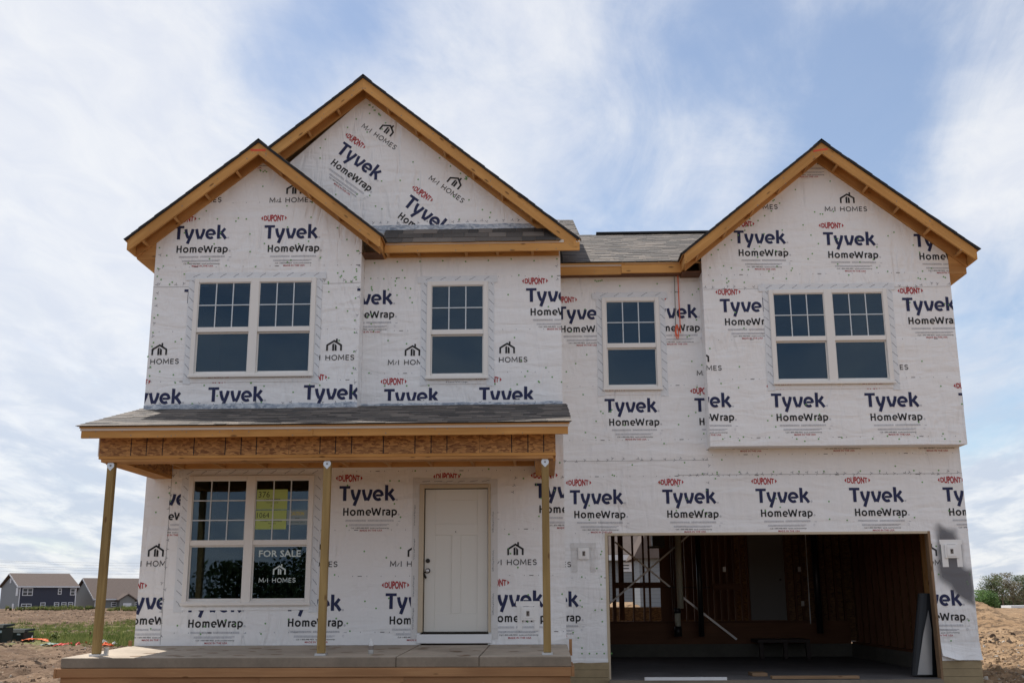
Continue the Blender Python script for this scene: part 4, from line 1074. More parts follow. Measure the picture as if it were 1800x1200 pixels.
bevel(box('beam_plate', bx0-.002, bx1+.002, BY-.004, BY+.245, 2.946, 2.984, M['fascia'], house), .003)
bevel(box('beam_plate', bx0+.03, bx1-.03, BY+.004, BY+.238, 2.907, 2.945, M['lumber'], house), .003)
for a, b_ in ((bx0-.002, bx0+.27), (bx1-.27, bx1+.002)):
    box('beam_plate', a, b_, BY+.246, YL-.012, 2.907, 2.946, M['fascia'], house, 'y')
    box('beam_panel', a, a+.012, BY+.246, YL-.012, 2.947, 3.40, M['osb'], house, 'y'); box('beam_panel', b_-.012, b_, BY+.246, YL-.012, 2.947, 3.40, M['osb'], house, 'y')
box('beam_panel', bx0-.016, bx0-.0025, BY+.0, BY+.245, 2.985, 3.24, M['wrap'], house, 'y')
for k in range(9): x = -5.3+k*.61; box('ceiling_joist', x, x+.038, BY+.246, YL-.05, 3.05, 3.14, M['lumber'], house, 'y')
box('ledger_board', bx0+.29, bx1-.29, YL-.045, YL-.006, 3.05, 3.20, M['lumber'], house)
# posts
def post(px, py, side=0):
    x, _ = at(px, py, BY+.05); w_ = .094; y0 = BY+.045; zb = .510
    o = bevel(box('porch_post', x, x+w_, y0, y0+w_, zb+.02, 2.9065, M['post'], house, 'z'), .006)
    b_ = MB(); cx = x+w_/2; yk = y0-.004; R_ = .048
    outl = [(cx+R_*math.cos(a), 2.868+R_*math.sin(a)) for a in [R(t_) for t_ in range(-30, 211, 20)]]+[(cx, 2.80)]
    b_.prism(outl, yk, y0-.0005); b_.tube([(cx, yk-.001, 2.868), (cx, yk-.008, 2.868)], .012, 8, 1)
    br = b_.build('post_bracket', [M['galv'], M['bolt']], o, origin=(cx, yk, 2.87))
    box('post_base', x-.02, x+w_+.02, y0-.02, y0+w_+.02, zb-.006, zb+.019, M['galv'], o)
    return o
p0 = post(160.5, 1148); post(556.6, 1146.5); post(955.3, 1140)
x = pxx(177, 1143, BY+.05); box('post_clip', x, x+.045, BY+.15, BY+.19, .50, .60, M['galv'], p0, 'z')
# slab
SY = -3.215; sx0_, sx1_ = pxx(107, 1156, SY), pxx(1004, 1151.7, SY)
cuts = [sx0_, pxx(696, 1154, SY)+.0, pxx(842, 1151, SY), sx1_]
xb = [sx0_, pxx(737, 1135, YL), pxx(861, 1133.6, YL), sx1_]
for i in range(3):
    a, b_, c, d = cuts[i]+.003*(i > 0), cuts[i+1]-.003*(i < 2), xb[i+1]-.003*(i < 2), xb[i]+.003*(i > 0)
    zt_, zk, z0 = .498, .543, .375
    v = [(a, SY, z0), (b_, SY, z0), (c, YL-.002, z0), (d, YL-.002, z0), (a, SY, zt_), (b_, SY, zt_), (c, YL-.002, zk), (d, YL-.002, zk)]
    _, f = boxvf(0, 1, 0, 1, 0, 1); o = mesh('porch_slab', v, f, [M['slab'], M['slabtop']], house, mi=[0, 1, 0, 0, 0, 0]); bevel(o, .014, 3)
box('slab_joint_fill', sx0_+.02, sx1_-.02, SY+.02, YL-.01, .20, .47, M['slab'], house)
bevel(box('form_board', sx0_-.03, sx1_+.0, SY-.028, SY+.012, .270, .374, M['formply'], house), .004)
box('form_board', sx1_+.001, sx1_+.035, SY-.03, SY+.9, .27, .385, M['formply'], house, 'y'); box('form_board', sx0_-.031-.03, sx0_-.031, SY-.03, SY+.06, .262, .372, M['formply'], house, 'y')
xs_ = [sx0_+.02, sx0_+2.45, sx0_+4.2, sx1_-.02]
for a, b_ in zip(xs_[:-1], xs_[1:]): box('form_panel', a, b_-.003, SY-.004, SY+.012, -.30, .269, M['formply'], house)
for a in (sx0_+.015, sx1_-.03): box('form_panel', a, a+.016, SY+.013, YL, -.30, .30, M['formply'], house, 'y')
box('foundation_wall', XL0, XL1-.002, YL+.005, YL+.16, -.3, .54, M['found'], house)
box('form_stake', XL0-.06, XL0-.02, YL-.06, YL-.02, .35, .62, M['formply'], house, 'z'); box('form_stake', .335, .375, YL-.12, YL-.08, .40, .62, M['formply'], house, 'z')

mud = conc('dried_mud', (.27, .19, .125)); mb = MB(); rm = random.Random(5)
for k in range(46):
    x = rm.uniform(-5.6, .1); y = rm.uniform(-3.1, -1.2); zt_ = .498+(y-SY)/(YL-.002-SY)*.045+.0025; r = rm.uniform(.02, .09); n = 9
    mb.add([(x+r*rm.uniform(.6, 1.2)*math.cos(i*math.tau/n)*1.4, y+r*rm.uniform(.6, 1.2)*math.sin(i*math.tau/n), zt_+.02*math.sin(i*math.tau/n)*r) for i in range(n)], [tuple(range(n))])
tag(mb.build('mud_smears', mud, house, origin=(0, -2, .5)), kind='stuff')
# ---- garage
def fwall(x0, x1, y0, y1, n=5):
    for k in range(n):
        z0, z1 = -.30+k*.11, -.30+(k+1)*.11-.004
        box('foundation_course', x0, x1, y0, y1, z0, min(z1, .249), M['found'], house)
fwall(XL1+.003, GAR[0]+.005, -.012, .16); fwall(GAR[1]+.02, XG1-.002, -.012, .16)
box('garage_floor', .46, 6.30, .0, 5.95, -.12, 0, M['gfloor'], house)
box('garage_sill', GAR[0], GAR[1], -.10, -.002, -.30, -.012, M['slab'], house)
box('garage_jamb', GAR[0]-.012, GAR[0]+.03, -.006, .145, .0, 2.10, M['casing'], house, 'z')
bevel(box('garage_jamb', GAR[1]-.002, GAR[1]+.036, -.012, .145, -.05, 2.137, M['jamb'], house, 'z'), .003)
box('garage_header', GAR[0]-.01, GAR[1]+.03, -.008, .144, 2.101, 2.136, M['casing'], house)
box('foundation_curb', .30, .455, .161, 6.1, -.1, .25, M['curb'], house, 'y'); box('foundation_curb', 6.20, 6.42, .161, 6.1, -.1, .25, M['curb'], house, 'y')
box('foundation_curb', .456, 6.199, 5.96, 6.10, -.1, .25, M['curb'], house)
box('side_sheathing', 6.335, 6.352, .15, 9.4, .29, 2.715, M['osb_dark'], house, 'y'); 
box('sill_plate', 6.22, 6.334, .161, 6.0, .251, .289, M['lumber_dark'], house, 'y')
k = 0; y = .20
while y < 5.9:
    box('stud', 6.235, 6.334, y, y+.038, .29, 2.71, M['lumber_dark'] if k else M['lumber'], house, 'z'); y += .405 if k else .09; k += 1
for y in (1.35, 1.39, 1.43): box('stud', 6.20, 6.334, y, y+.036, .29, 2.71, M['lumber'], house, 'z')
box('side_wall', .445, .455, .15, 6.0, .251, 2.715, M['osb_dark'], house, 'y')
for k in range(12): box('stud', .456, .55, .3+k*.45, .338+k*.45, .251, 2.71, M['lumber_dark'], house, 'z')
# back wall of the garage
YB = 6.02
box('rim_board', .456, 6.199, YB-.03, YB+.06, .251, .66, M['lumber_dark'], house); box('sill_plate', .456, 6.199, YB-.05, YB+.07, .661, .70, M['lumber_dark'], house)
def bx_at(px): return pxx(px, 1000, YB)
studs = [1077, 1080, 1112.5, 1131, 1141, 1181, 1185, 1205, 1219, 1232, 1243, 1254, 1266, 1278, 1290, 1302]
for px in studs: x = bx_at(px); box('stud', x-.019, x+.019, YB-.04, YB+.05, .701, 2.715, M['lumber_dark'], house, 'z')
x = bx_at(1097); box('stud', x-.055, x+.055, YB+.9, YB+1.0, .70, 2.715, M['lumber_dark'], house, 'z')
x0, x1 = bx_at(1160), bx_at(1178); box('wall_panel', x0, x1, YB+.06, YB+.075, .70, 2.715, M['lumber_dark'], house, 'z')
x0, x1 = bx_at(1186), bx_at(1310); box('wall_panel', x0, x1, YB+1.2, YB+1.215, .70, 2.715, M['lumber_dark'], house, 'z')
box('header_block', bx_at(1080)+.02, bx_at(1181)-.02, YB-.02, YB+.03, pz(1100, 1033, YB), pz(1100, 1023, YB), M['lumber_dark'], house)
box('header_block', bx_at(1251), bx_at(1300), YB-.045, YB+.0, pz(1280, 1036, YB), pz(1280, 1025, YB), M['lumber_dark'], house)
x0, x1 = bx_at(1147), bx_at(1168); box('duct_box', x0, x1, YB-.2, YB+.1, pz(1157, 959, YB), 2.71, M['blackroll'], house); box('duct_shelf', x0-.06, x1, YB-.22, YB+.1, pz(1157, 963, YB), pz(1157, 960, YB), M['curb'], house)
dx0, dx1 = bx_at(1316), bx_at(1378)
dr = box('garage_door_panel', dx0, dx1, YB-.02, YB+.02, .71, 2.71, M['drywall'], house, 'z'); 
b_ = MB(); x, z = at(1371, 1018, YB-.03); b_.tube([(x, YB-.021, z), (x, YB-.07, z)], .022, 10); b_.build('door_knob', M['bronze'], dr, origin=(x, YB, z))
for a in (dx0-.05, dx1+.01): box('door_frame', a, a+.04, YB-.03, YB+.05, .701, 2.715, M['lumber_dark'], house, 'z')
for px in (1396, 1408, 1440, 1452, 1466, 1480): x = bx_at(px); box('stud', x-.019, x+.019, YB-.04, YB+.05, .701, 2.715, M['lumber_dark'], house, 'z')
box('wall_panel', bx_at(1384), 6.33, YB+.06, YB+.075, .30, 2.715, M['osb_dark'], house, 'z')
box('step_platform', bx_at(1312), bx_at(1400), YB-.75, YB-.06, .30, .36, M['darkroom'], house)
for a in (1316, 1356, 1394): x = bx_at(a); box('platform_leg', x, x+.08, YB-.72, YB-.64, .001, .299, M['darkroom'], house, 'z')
# braces
def brace(p, q, Y, w_, m, name='brace'):
    a, b_ = at(*p, Y), at(*q, Y); mb = MB(); mb.bar((a[0], Y, a[1]), (b_[0], Y, b_[1]), .012, w_); return mb.build(name, m, house, grain=(b_[0]-a[0], 0, b_[1]-a[1]))
brace((1081, 952), (1178, 1031), YB-.055, .034, M['steel']); brace((1067, 1064), (1213, 938), YB-.075, .034, M['steel']); brace((1196, 1046), (1295, 1123), YB-.09, .04, M['steel'])
# pipes
def pipe(px, w_, y0, y1, Y, m, name, parent=house):
    x, za = at(px, y0, Y); _, zb = at(px, y1, Y); mb = MB(); mb.tube([(x, Y, zb), (x, Y, za)], w_/2, 16); return mb.build(name, m, parent, smooth=True, origin=(x, Y, zb))
YP = YB-.35
pv = pipe(1190.5, .130, 925, 1069, YP, M['pvc'], 'vent_pipe'); pipe(1190.5, .142, 1068, 1077, YP, M['blackpipe'], 'pipe_coupling', pv); pipe(1191, .118, 1076, 1101, YP, M['pvc'], 'pipe_stub', pv); pipe(1191.5, .150, 1100, 1118, YP, M['blackpipe'], 'pipe_base', pv)
pipe(1225, .11, 925, 1118, YP+.05, M['blackpipe'], 'waste_pipe'); pipe(1429, .13, 925, 1112, YP, M['blackpipe'], 'waste_pipe')
x, z = at(1415, 930, YP-.1); x2, z2 = at(1425, 1096, YP-.1); mb = MB(); mb.tube([(x, YP-.1, z), (x2, YP-.1, z2)], .009, 6); mb.build('water_line', M['white'], house)
for px, py in ((1273, 1000), (1405, 1000), (1411, 1060)): x, z = at(px, py, YB-.045); box('switch_box', x-.03, x+.03, YB-.06, YB-.042, z-.05, z+.05, M['steel'], house)
mb = MB(); P = [at(px, py, YP+.08) for px, py in ((1170, 1031), (1200, 1031.5), (1228, 1032.5), (1250, 1032))]
mb.tube([(p[0], YP+.2, p[1]) for p in P], .006, 5); mb.build('cable', M['blackpipe'], house)

# ---- outlet blocks on the facade
def block(px, py, Y, w_, wings, label=None):
    x, z = at(px, py, Y); b_ = MB()
    b_.box(x-w_/2, x+w_/2, Y-.034, Y-.010, z-w_/2, z+w_/2)
    b_.box(x-w_*.36, x+w_*.36, Y-.042, Y-.0345, z-w_*.36, z+w_*.36)
    o = b_.build('outlet_block', M['plastic'], house, origin=(x, Y, z)); bevel(o, .006, 2)
    b_ = MB(); b_.box(x-.022, x+.022, Y-.0445, Y-.0425, z-.036, z+.036)
    for dx, dz in ((-.008, .016), (.008, .016), (0, -.016), (-.006, -.002)): b_.box(x+dx-.006, x+dx+.006, Y-.0475, Y-.0447, z+dz-.008, z+dz+.008, m=1)
    b_.build('receptacle', [M['bolt'], M['bronze']], o, origin=(x, Y, z))
    for a, b2, c, d in wings: box('block_tape', x+a, x+b2, Y-.0095, Y-.003, z+c, z+d, wmat2 if wings[0][0] < -.19 else M['plastic'], o)
block(1026, 972.5, YG, .17, [(-.20, .19, .09, .16), (-.19, -.10, -.27, .0895), (.10, .18, -.27, .0895)])
block(928, 1077.5, YL, .19, [(-.17, .17, .10, .17), (-.15, -.08, -.23, .0995), (.09, .16, -.23, .0995)])
block(1671.5, 968.5, YG, .20, [(-.16, .175, .105, .175), (-.145, -.055, -.23, .1045), (.075, .155, -.23, .1045)])
# dark sprayed patch round the right hand block
def spray():
    Y = YG; out = [at(*p, Y) for p in ((1650, 922), (1676, 934), (1686, 950), (1688, 985), (1700, 1000), (1706, 1003), (1714, 1040), (1712, 1062), (1694, 1056), (1672, 1034), (1652, 1014), (1648, 995), (1648, 955))]
    x0, x1 = min(p[0] for p in out)-.1, XG1-.004; z0, z1 = min(p[1] for p in out)-.1, max(p[1] for p in out)+.1
    nx, nz = 60, 90; vs, fs, al = [], [], []
    def sd(x, z):
        ins = False; dm = 9
        for i in range(len(out)):
            a, b_ = out[i], out[(i+1) % len(out)]
            if (a[1] > z) != (b_[1] > z) and x < (b_[0]-a[0])*(z-a[1])/(b_[1]-a[1])+a[0]: ins = not ins
            ex, ez = b_[0]-a[0], b_[1]-a[1]; t_ = max(0, min(1, ((x-a[0])*ex+(z-a[1])*ez)/(ex*ex+ez*ez))); dm = min(dm, math.hypot(x-a[0]-ex*t_, z-a[1]-ez*t_))
        return dm if ins else -dm
    for j in range(nz+1):
        for i in range(nx+1):
            x = x0+(x1-x0)*i/nx; z = z0+(z1-z0)*j/nz; vs.append((x, Y-.0062, z)); al.append(max(0, min(1, .5+sd(x, z)/.20+.3*noise.noise(Vector((x*5, 1, z*5))))))
    for j in range(nz):
        for i in range(nx): a = j*(nx+1)+i; fs.append((a, a+1, a+nx+2, a+nx+1))
    m = bpy.data.materials.new('sprayed_black'); m.use_nodes = True; t = NT(m.node_tree); b = m.node_tree.nodes['Principled BSDF']
    b.inputs['Base Color'].default_value = (.14, .14, .155, 1); b.inputs['Roughness'].default_value = .5; bump(t, b, crinkle(t), .5, .04)
    tr = t.add('ShaderNodeBsdfTransparent'); mxs = t.add('ShaderNodeMixShader'); a = t.add('ShaderNodeAttribute', attribute_name='spray')
    t.lk(t.m('MULTIPLY', t.ss(a.outputs['Fac'], .1, .9), .82), mxs.inputs[0]); t.lk(tr.outputs[0], mxs.inputs[1]); t.lk(b.outputs[0], mxs.inputs[2]); t.lk(mxs.outputs[0], m.node_tree.nodes['Material Output'].inputs[0])
    o = mesh('spray_paint_patch', vs, fs, m, wall_g, origin=(x0, Y, z0)); at_ = o.data.attributes.new('spray', 'FLOAT', 'POINT'); at_.data.foreach_set('value', al)
spray()
# torn lower edge of the sheet at the right corner
vs, fs = [], []; n = 24
x0, x1 = GAR[1]+.04, XG1+.004
for i in range(n+1):
    f = i/n; x = x0+(x1-x0)*f; zl = .262+.06*max(0, 1-f/.35)
    for k in range(5):
        g = k/4; z = .50+(zl-.50)*g; vs.append((x, YG-.006-.045*g*g*(1+.5*math.sin(f*7)), z))
for i in range(n):
    for k in range(4): a = i*5+k; fs.append((a, a+1, a+6, a+5))
mesh('wrap_flap', vs, fs, M['wrap'], wall_g, smooth=True)
strip('wrap_hem', XL1+.002, GAR[0]-.01, YG+.001, .22, .30, M['wrap'], .01, 20)

# ------------------------------------------------------------------ loose things by the house
# cord hanging from the right eave
def cord(name, pts, r, m, label, cat='cord', group=None):
    mb = MB(); Pp = []
    for i in range(len(pts)-1):
        for k in range(6):
            f = k/6; a = pts[max(0, i-1)]; b_ = pts[i]; c = pts[i+1]; d = pts[min(len(pts)-1, i+2)]
            Pp.append(tuple(.5*((2*b_[j])+(-a[j]+c[j])*f+(2*a[j]-5*b_[j]+4*c[j]-d[j])*f*f+(-a[j]+3*b_[j]-3*c[j]+d[j])*f**3) for j in range(3)))
    Pp.append(pts[-1]); mb.tube(Pp, r, 6); return tag(mb.build(name, m, smooth=True), label, cat, group)
def cp(pts, Y): return [(at(px, py, Y)[0], Y, at(px, py, Y)[1]) for px, py in pts]
cord('hanging_cord', cp([(1191, 478), (1192.2, 500), (1193.5, 530), (1195, 560), (1196, 585)], -.05), .009, M['orange'], 'orange cord hanging from the right eave beside the small upper window')
cord('hanging_cord', cp([(1185, 478), (1186, 510), (1187, 545), (1187.5, 578)], -.045), .007, M['cordgrey'], 'thin grey cord hanging left of the orange cord under the right eave')
c_ = cord('coiled_cord', cp([(1188, 572), (1187, 582), (1188.5, 592), (1191.5, 595), (1193, 589), (1192.5, 579), (1190, 570), (1187.5, 580), (1189, 589), (1192, 591), (1192.6, 582), (1190, 574), (1188.6, 584), (1191.5, 590)], -.06), .0065, M['orange'], 'small orange coil at the end of the hanging cord')
# water bottle on the porch
x, _ = at(652, 1145, -2.7); zb = .509; b_ = MB(); b_.tube([(x, -2.7, zb), (x, -2.7, zb+.10), (x, -2.7, zb+.14), (x, -2.7, zb+.165), (x, -2.7, zb+.17)], [.033, .033, .031, .014, .014], 14)
wb = thing('water_bottle', 'small clear water bottle standing on the porch slab near the middle post', 'bottle', (x, -2.7, zb))
b_.build('bottle_body', M['bottle'], wb, smooth=True, origin=(x, -2.7, zb)); b_ = MB(); b_.tube([(x, -2.7, zb+.1705), (x, -2.7, zb+.185)], .016, 12); b_.build('bottle_cap', M['white'], wb, origin=(x, -2.7, zb+.17))
b_ = MB(); b_.tube([(x, -2.7, zb+.05), (x, -2.7, zb+.10)], .0335, 14, cap=False); b_.build('bottle_label', M['bolt'], wb, smooth=True, origin=(x, -2.7, zb+.05))
# black roll leaning against the right garage jamb
b_ = MB(); (xa, _), (xb_, _) = at(1609, 1178, .35), at(1612, 1040, .42)
def roll():
    r = thing('membrane_roll', 'tall black sheet roll leaning by the right garage jamb', 'roll', (xa, .45, .0))
    v, f = [], []; n = 20
    base = Vector((pxx(1624, 1180, .34), .34, .02)); top = Vector((pxx(1633, 1042, .45), .45, pz(1630, 1042, .45)))
    mb = MB()
    P0 = [base+Vector((.20*math.cos(a), .10*math.sin(a), 0)) for a in [i*math.tau/n for i in range(n)]]
    P1 = [top+Vector((.17*math.cos(a), .08*math.sin(a), 0)) for a in [i*math.tau/n for i in range(n)]]
    mb.add(P0+P1, [(i, (i+1) % n, (i+1) % n+n, i+n) for i in range(n)]+[tuple(range(n, 2*n))])
    mb.build('rolled_membrane', M['blackroll'], r, smooth=False, origin=tuple(base))
    mb = MB(); b0 = base+Vector((-.02, -.115, 0)); pts = [b0+Vector((-.12, -.012, .02)), b0+Vector((.10, -.012, .02)), b0+Vector((.15, -.01, .66)), b0+Vector((.13, -.01, .95)), b0+Vector((.02, -.012, .60))]
    mb.add([tuple(p) for p in pts]+[tuple(p+Vector((0, .006, 0))) for p in pts], [(0, 1, 2, 3, 4), (9, 8, 7, 6, 5), (0, 5, 6, 1), (1, 6, 7, 2), (2, 7, 8, 3), (3, 8, 9, 4), (4, 9, 5, 0)])
    mb.build('foil_face', M['silver'], r, origin=tuple(b0))
roll()
# boards and strips at the garage threshold
def loose(name, label, cat, p, q, Y0, Y1, z0, th, m, rot=0):
    x0, x1 = pxx(*p, Y0), pxx(*q, Y0); b_ = bevel(box(name, x0, x1, Y0, Y1, z0, z0+th, m), .003); tag(b_, label, cat); return b_
loose('trim_strip', 'long white trim strip lying on the garage sill', 'trim strip', (1133, 1189), (1278, 1188), -.09, -.05, -.0115, .045, M['white'])
loose('plank', 'weathered plank lying across the front of the garage floor', 'plank', (1357, 1189), (1511, 1187), -.02, .12, .001, .04, M['jamb'])
loose('wood_offcut', 'short wood offcut on the garage floor behind the white strip', 'offcut', (1322, 1178), (1349, 1178), .5, .85, .001, .05, M['jamb'])
loose('plank', 'low form plank along the ground left of the garage opening', 'plank', (1045, 1199), (1640, 1197), -.55, -.50, -.215, .10, M['formply'])
loose('plank', 'long form plank on the ground below the right corner of the house', 'plank', (1655, 1194), (1815, 1196), -.55, -.50, -.215, .11, M['formply'])
# spill of grey grout in front of the porch
def heap(name, label, cx, cy, z, rx, ry, h, m, n=28, seed=0):
    vs, fs = [], []
    for j in range(n+1):
        for i in range(n+1):
            u, v = i/n*2-1, j/n*2-1; r2 = u*u+v*v; x, y = cx+u*rx, cy+v*ry
            hh = h*max(0, 1-r2)**.7*(.8+.5*noise.noise(Vector((x*5+seed, y*5, 1))))+.04*noise.noise(Vector((x*14, y*14, seed)))*(r2 < .9)
            vs.append((x, y, z+hh-.03))
    for j in range(n):
        for i in range(n): a = j*(n+1)+i; fs.append((a, a+1, a+n+2, a+n+1))
    return tag(mesh(name, vs, fs, m, origin=(cx, cy, z)), label, 'heap')
heap('grout_heap', 'crusted grey heap of spilled concrete in front of the porch form', pxx(842, 1196, -3.9), -3.9, -.28, .62, .32, .58, conc('grout', (.36, .33, .30)))
heap('dirt_heap', 'small dark heap of dirt between the porch and the garage opening', pxx(1035, 1196, -.9), -.9, -.28, .5, .3, .22, conc('damp_dirt', (.20, .15, .11)), seed=4)

# ------------------------------------------------------------------ clods, grass, litter
def rocks(name, label, n, area, smin, smax, m, seed=1):
    rnd = random.Random(seed); vs, fs = [], []
    for _ in range(n):
        d = area[0]*(area[1]/area[0])**rnd.random(); a = rnd.uniform(area[2], area[3]); x = a*d; y = d-CAMD
        s_ = rnd.uniform(smin, smax)*(rnd.random()**1.5*1.3+.3); k = len(vs); z = ground_h(x, y)
        if noise.noise(Vector((x*.22, y*.12, 5))) < rnd.uniform(-.35, .25): continue
        ph = rnd.random()*6
        for i in range(6):
            q = ph+i*math.tau/6; r = s_*rnd.uniform(.7, 1.2); vs.append((x+r*math.cos(q), y+r*math.sin(q), z-.03))
        for i in range(4):
            q = ph+.4+i*math.tau/4; r = s_*rnd.uniform(.4, .8); vs.append((x+r*math.cos(q), y+r*math.sin(q), z+s_*rnd.uniform(.35, .8)))
        for i in range(6): j = (i+1) % 6; t0 = int(i*4/6); t1 = int(j*4/6) if j else 0; fs.append((k+i, k+j, k+6+t1)) ; 
        for i in range(6):
            t0 = int(i*4/6); j = (i+1) % 6; t1 = int(j*4/6) if j else 0
            if t0 != t1: fs.append((k+i, k+6+t1, k+6+t0))
        fs.append((k+6, k+7, k+8, k+9))
    return tag(mesh(name, vs, fs, m, origin=(0, 0, 0)), label, 'dirt clods', kind='stuff')
clodm = conc('dirt_clod', (.17, .115, .075)); clodr = conc('dirt_clod_pale', (.27, .185, .11)); pale = conc('pale_stone', (.5, .46, .40)); darkm = conc('damp_clod', (.085, .058, .04))
rocks('dirt_clods', 'brown clods scattered over the lot left of the house', 7000, (18, 74, -.50, -.36), .015, .055, clodm, 3)
rocks('dirt_clods', 'dark damp clods among the dirt left of the house', 700, (22, 46, -.50, -.36), .02, .085, darkm, 5)
rocks('dirt_clods', 'sandy clods scattered over the field right of the house', 7000, (18, 80, .375, .50), .015, .055, clodr, 8)
rocks('dirt_clods', 'dark clods in the tracked ridge right of the house', 900, (31, 45, .375, .50), .02, .085, darkm, 9)
rocks('pale_stones', 'pale stones and chips of rubble on the graded dirt', 1500, (18, 75, -.50, -.36), .01, .045, pale, 11)
rocks('pale_stones', 'pale chips strewn over the sandy field on the right', 1300, (18, 70, .375, .50), .01, .04, pale, 12)

def leafmat(name, c1, c2):
    m = mat(name, c1, .6, 0, .25); t, b = shader(m); a = t.add('ShaderNodeAttribute', attribute_name='tone')
    t.lk(t.mix(a.outputs['Fac'], c1, c2), b.inputs['Base Color']); b.inputs['Subsurface Weight'].default_value = 0
    tl = t.add('ShaderNodeBsdfTranslucent'); t.lk(t.mix(a.outputs['Fac'], c1, c2), tl.inputs[0]); mx_ = t.add('ShaderNodeMixShader'); mx_.inputs[0].default_value = .3
    t.lk(b.outputs[0], mx_.inputs[1]); t.lk(tl.outputs[0], mx_.inputs[2]); t.lk(mx_.outputs[0], m.node_tree.nodes['Material Output'].inputs[0]); return m
gm_ = leafmat('weed_green', (.07, .12, .025), (.28, .29, .10))
def grass(n, seed=4):
    rnd = random.Random(seed); vs, fs, tn = [], [], []
    for _ in range(n):
        d = 33*(60/33)**rnd.random(); a = rnd.uniform(-.50, -.36); x, y = a*d, d-CAMD
        g = noise.noise(Vector((x*.25, y*.25, 9)))
        w_ = math.exp(-((d-38)/5.5)**2)+.35*math.exp(-((d-54)/9)**2)
        if a > -.395: w_ += .3
        if a < -.452 and d < 39.6: continue
        if rnd.random() > w_*(.75+g*1.4): continue
        z = ground_h(x, y); t_ = rnd.random(); H_ = rnd.uniform(.08, .26)*(1.5 if rnd.random() < .06 else 1)
        for k in range(7):
            q = rnd.random()*6.28; r = rnd.uniform(.01, .12); bx_, by_ = x+r*math.cos(q), y+r*math.sin(q); q2 = rnd.random()*6.28; l = rnd.uniform(.3, 1)*H_
            c = len(vs); vs += [(bx_-.014, by_, z-.02), (bx_+.014, by_, z-.02), (bx_+.35*l*math.cos(q2), by_+.35*l*math.sin(q2), z+l)]; fs.append((c, c+1, c+2)); tn.append(min(1, max(0, t_+rnd.uniform(-.2, .2))))
    for _ in range(900):
        d = rnd.uniform(74, 79.5); a = rnd.uniform(-.50, -.36); x, y = a*d, d-CAMD; z = ground_h(x, y); t_ = rnd.random()
        if noise.noise(Vector((x*.3, 1, 1))) < -.1: continue
        for k in range(6):
            q = rnd.random()*6.28; l = rnd.uniform(.1, .32); c = len(vs); vs += [(x-.03, y, z-.02), (x+.03, y, z-.02), (x+.35*l*math.cos(q), y, z+l)]; fs.append((c, c+1, c+2)); tn.append(t_)
    o = tag(mesh('weed_grass', vs, fs, gm_, origin=(0, 0, 0)), 'green weeds and grass along the foot of the dirt bank', 'grass', kind='stuff')
    o.data.attributes.new('tone', 'FLOAT', 'FACE').data.foreach_set('value', tn)
grass(9500)
def bush(name, label, px, d, size, seed, n=500):
    rnd = random.Random(seed); x = pxx(px, 1100, d-CAMD); y = d-CAMD; z = ground_h(x, y); vs, fs, tn = [], [], []
    for _ in range(n):
        q, e = rnd.random()*6.28, rnd.random(); r = size*rnd.uniform(.3, 1)**.5*.6; p = Vector((x+r*math.cos(q)*e**.5, y+r*math.sin(q)*e**.5, z+size*(1-e*.6)*rnd.uniform(.25, 1)))
        s_ = rnd.uniform(.02, .06); u_ = Vector((rnd.uniform(-1, 1), rnd.uniform(-1, 1), rnd.uniform(-.6, .6))).normalized(); v_ = u_.orthogonal(); c = len(vs)
        vs += [tuple(p-u_*s_), tuple(p+v_*s_*.6), tuple(p+u_*s_), tuple(p-v_*s_*.6)]; fs.append((c, c+1, c+2, c+3)); tn.append(rnd.random())
    r_ = thing(name, label, 'weed', (x, y, z)); o = mesh('foliage', vs, fs, gm_, r_, origin=(x, y, z)); o.data.attributes.new('tone', 'FLOAT', 'FACE').data.foreach_set('value', tn)
    mb = MB(); mb.tube([(x, y, z-.03), (x+.02, y, z+size*.5)], .015, 5); mb.build('stem', M['casing'], r_, origin=(x, y, z))
bush('leafy_weed', 'tall leafy weed in the grass between the utility box and the corner post', 98, 38.5, .34, 3); bush('leafy_weed', 'low round weed right of the tall leafy weed', 117, 41, .26, 6, 350)
for i, (px, py0, label) in enumerate(((98.5, 1112, 'short dark stake under the tall weed'), (158.5, 1112, 'thin survey stake in the grass left of the corner post'))):
    d = 39; x = pxx(px, py0, d-CAMD); z = ground_h(x, d-CAMD); tag(box('survey_stake', x-.02, x+.02, d-CAMD, d-CAMD+.04, z-.05, z+.34, M['lumber_dark'], None, 'z'), label, 'stake')
# silt fence remnants and litter
def litter(name, label, pts, d, m, wd, h, seed, cat='debris'):
    h *= .5; wd *= .8
    rnd = random.Random(seed); vs, fs = [], []; n = 24
    (xa, ya) = pts[0]; (xb, yb) = pts[1]
    for i in range(n+1):
        f = i/n; px = xa+(xb-xa)*f; dd = d[0]+(d[1]-d[0])*f; x = pxx(px, 1110, dd-CAMD); y = dd-CAMD; z = ground_h(x, y)
        for k in (0, 1, 2):
            vs.append((x+rnd.uniform(-.04, .04), y+(k-1)*wd+rnd.uniform(-.1, .1), z+.03+h*(k == 1)*abs(noise.noise(Vector((i*.7, seed, k))))*2+rnd.uniform(0, .04)))
    for i in range(n):
        for k in (0, 1): a = i*3+k; fs.append((a, a+3, a+4, a+1))
    tag(mesh(name, vs, fs, m), label, cat)
ored = mat('silt_fence_orange', (.72, .16, .04), .6); rred = mat('red_plastic', (.62, .06, .04), .5); gtarp = mat('grey_green_tarp', (.32, .40, .36), .6)
litter('silt_fence', 'orange silt fence mesh lying in the grass right of the utility box', ((44, 0), (96, 0)), (38.5, 39), ored, .35, .10, 1)
litter('plastic_sheet', 'crumpled red plastic sheet on the dirt left of the corner post', ((100, 0), (128, 0)), (33.5, 33.8), rred, .35, .16, 2)
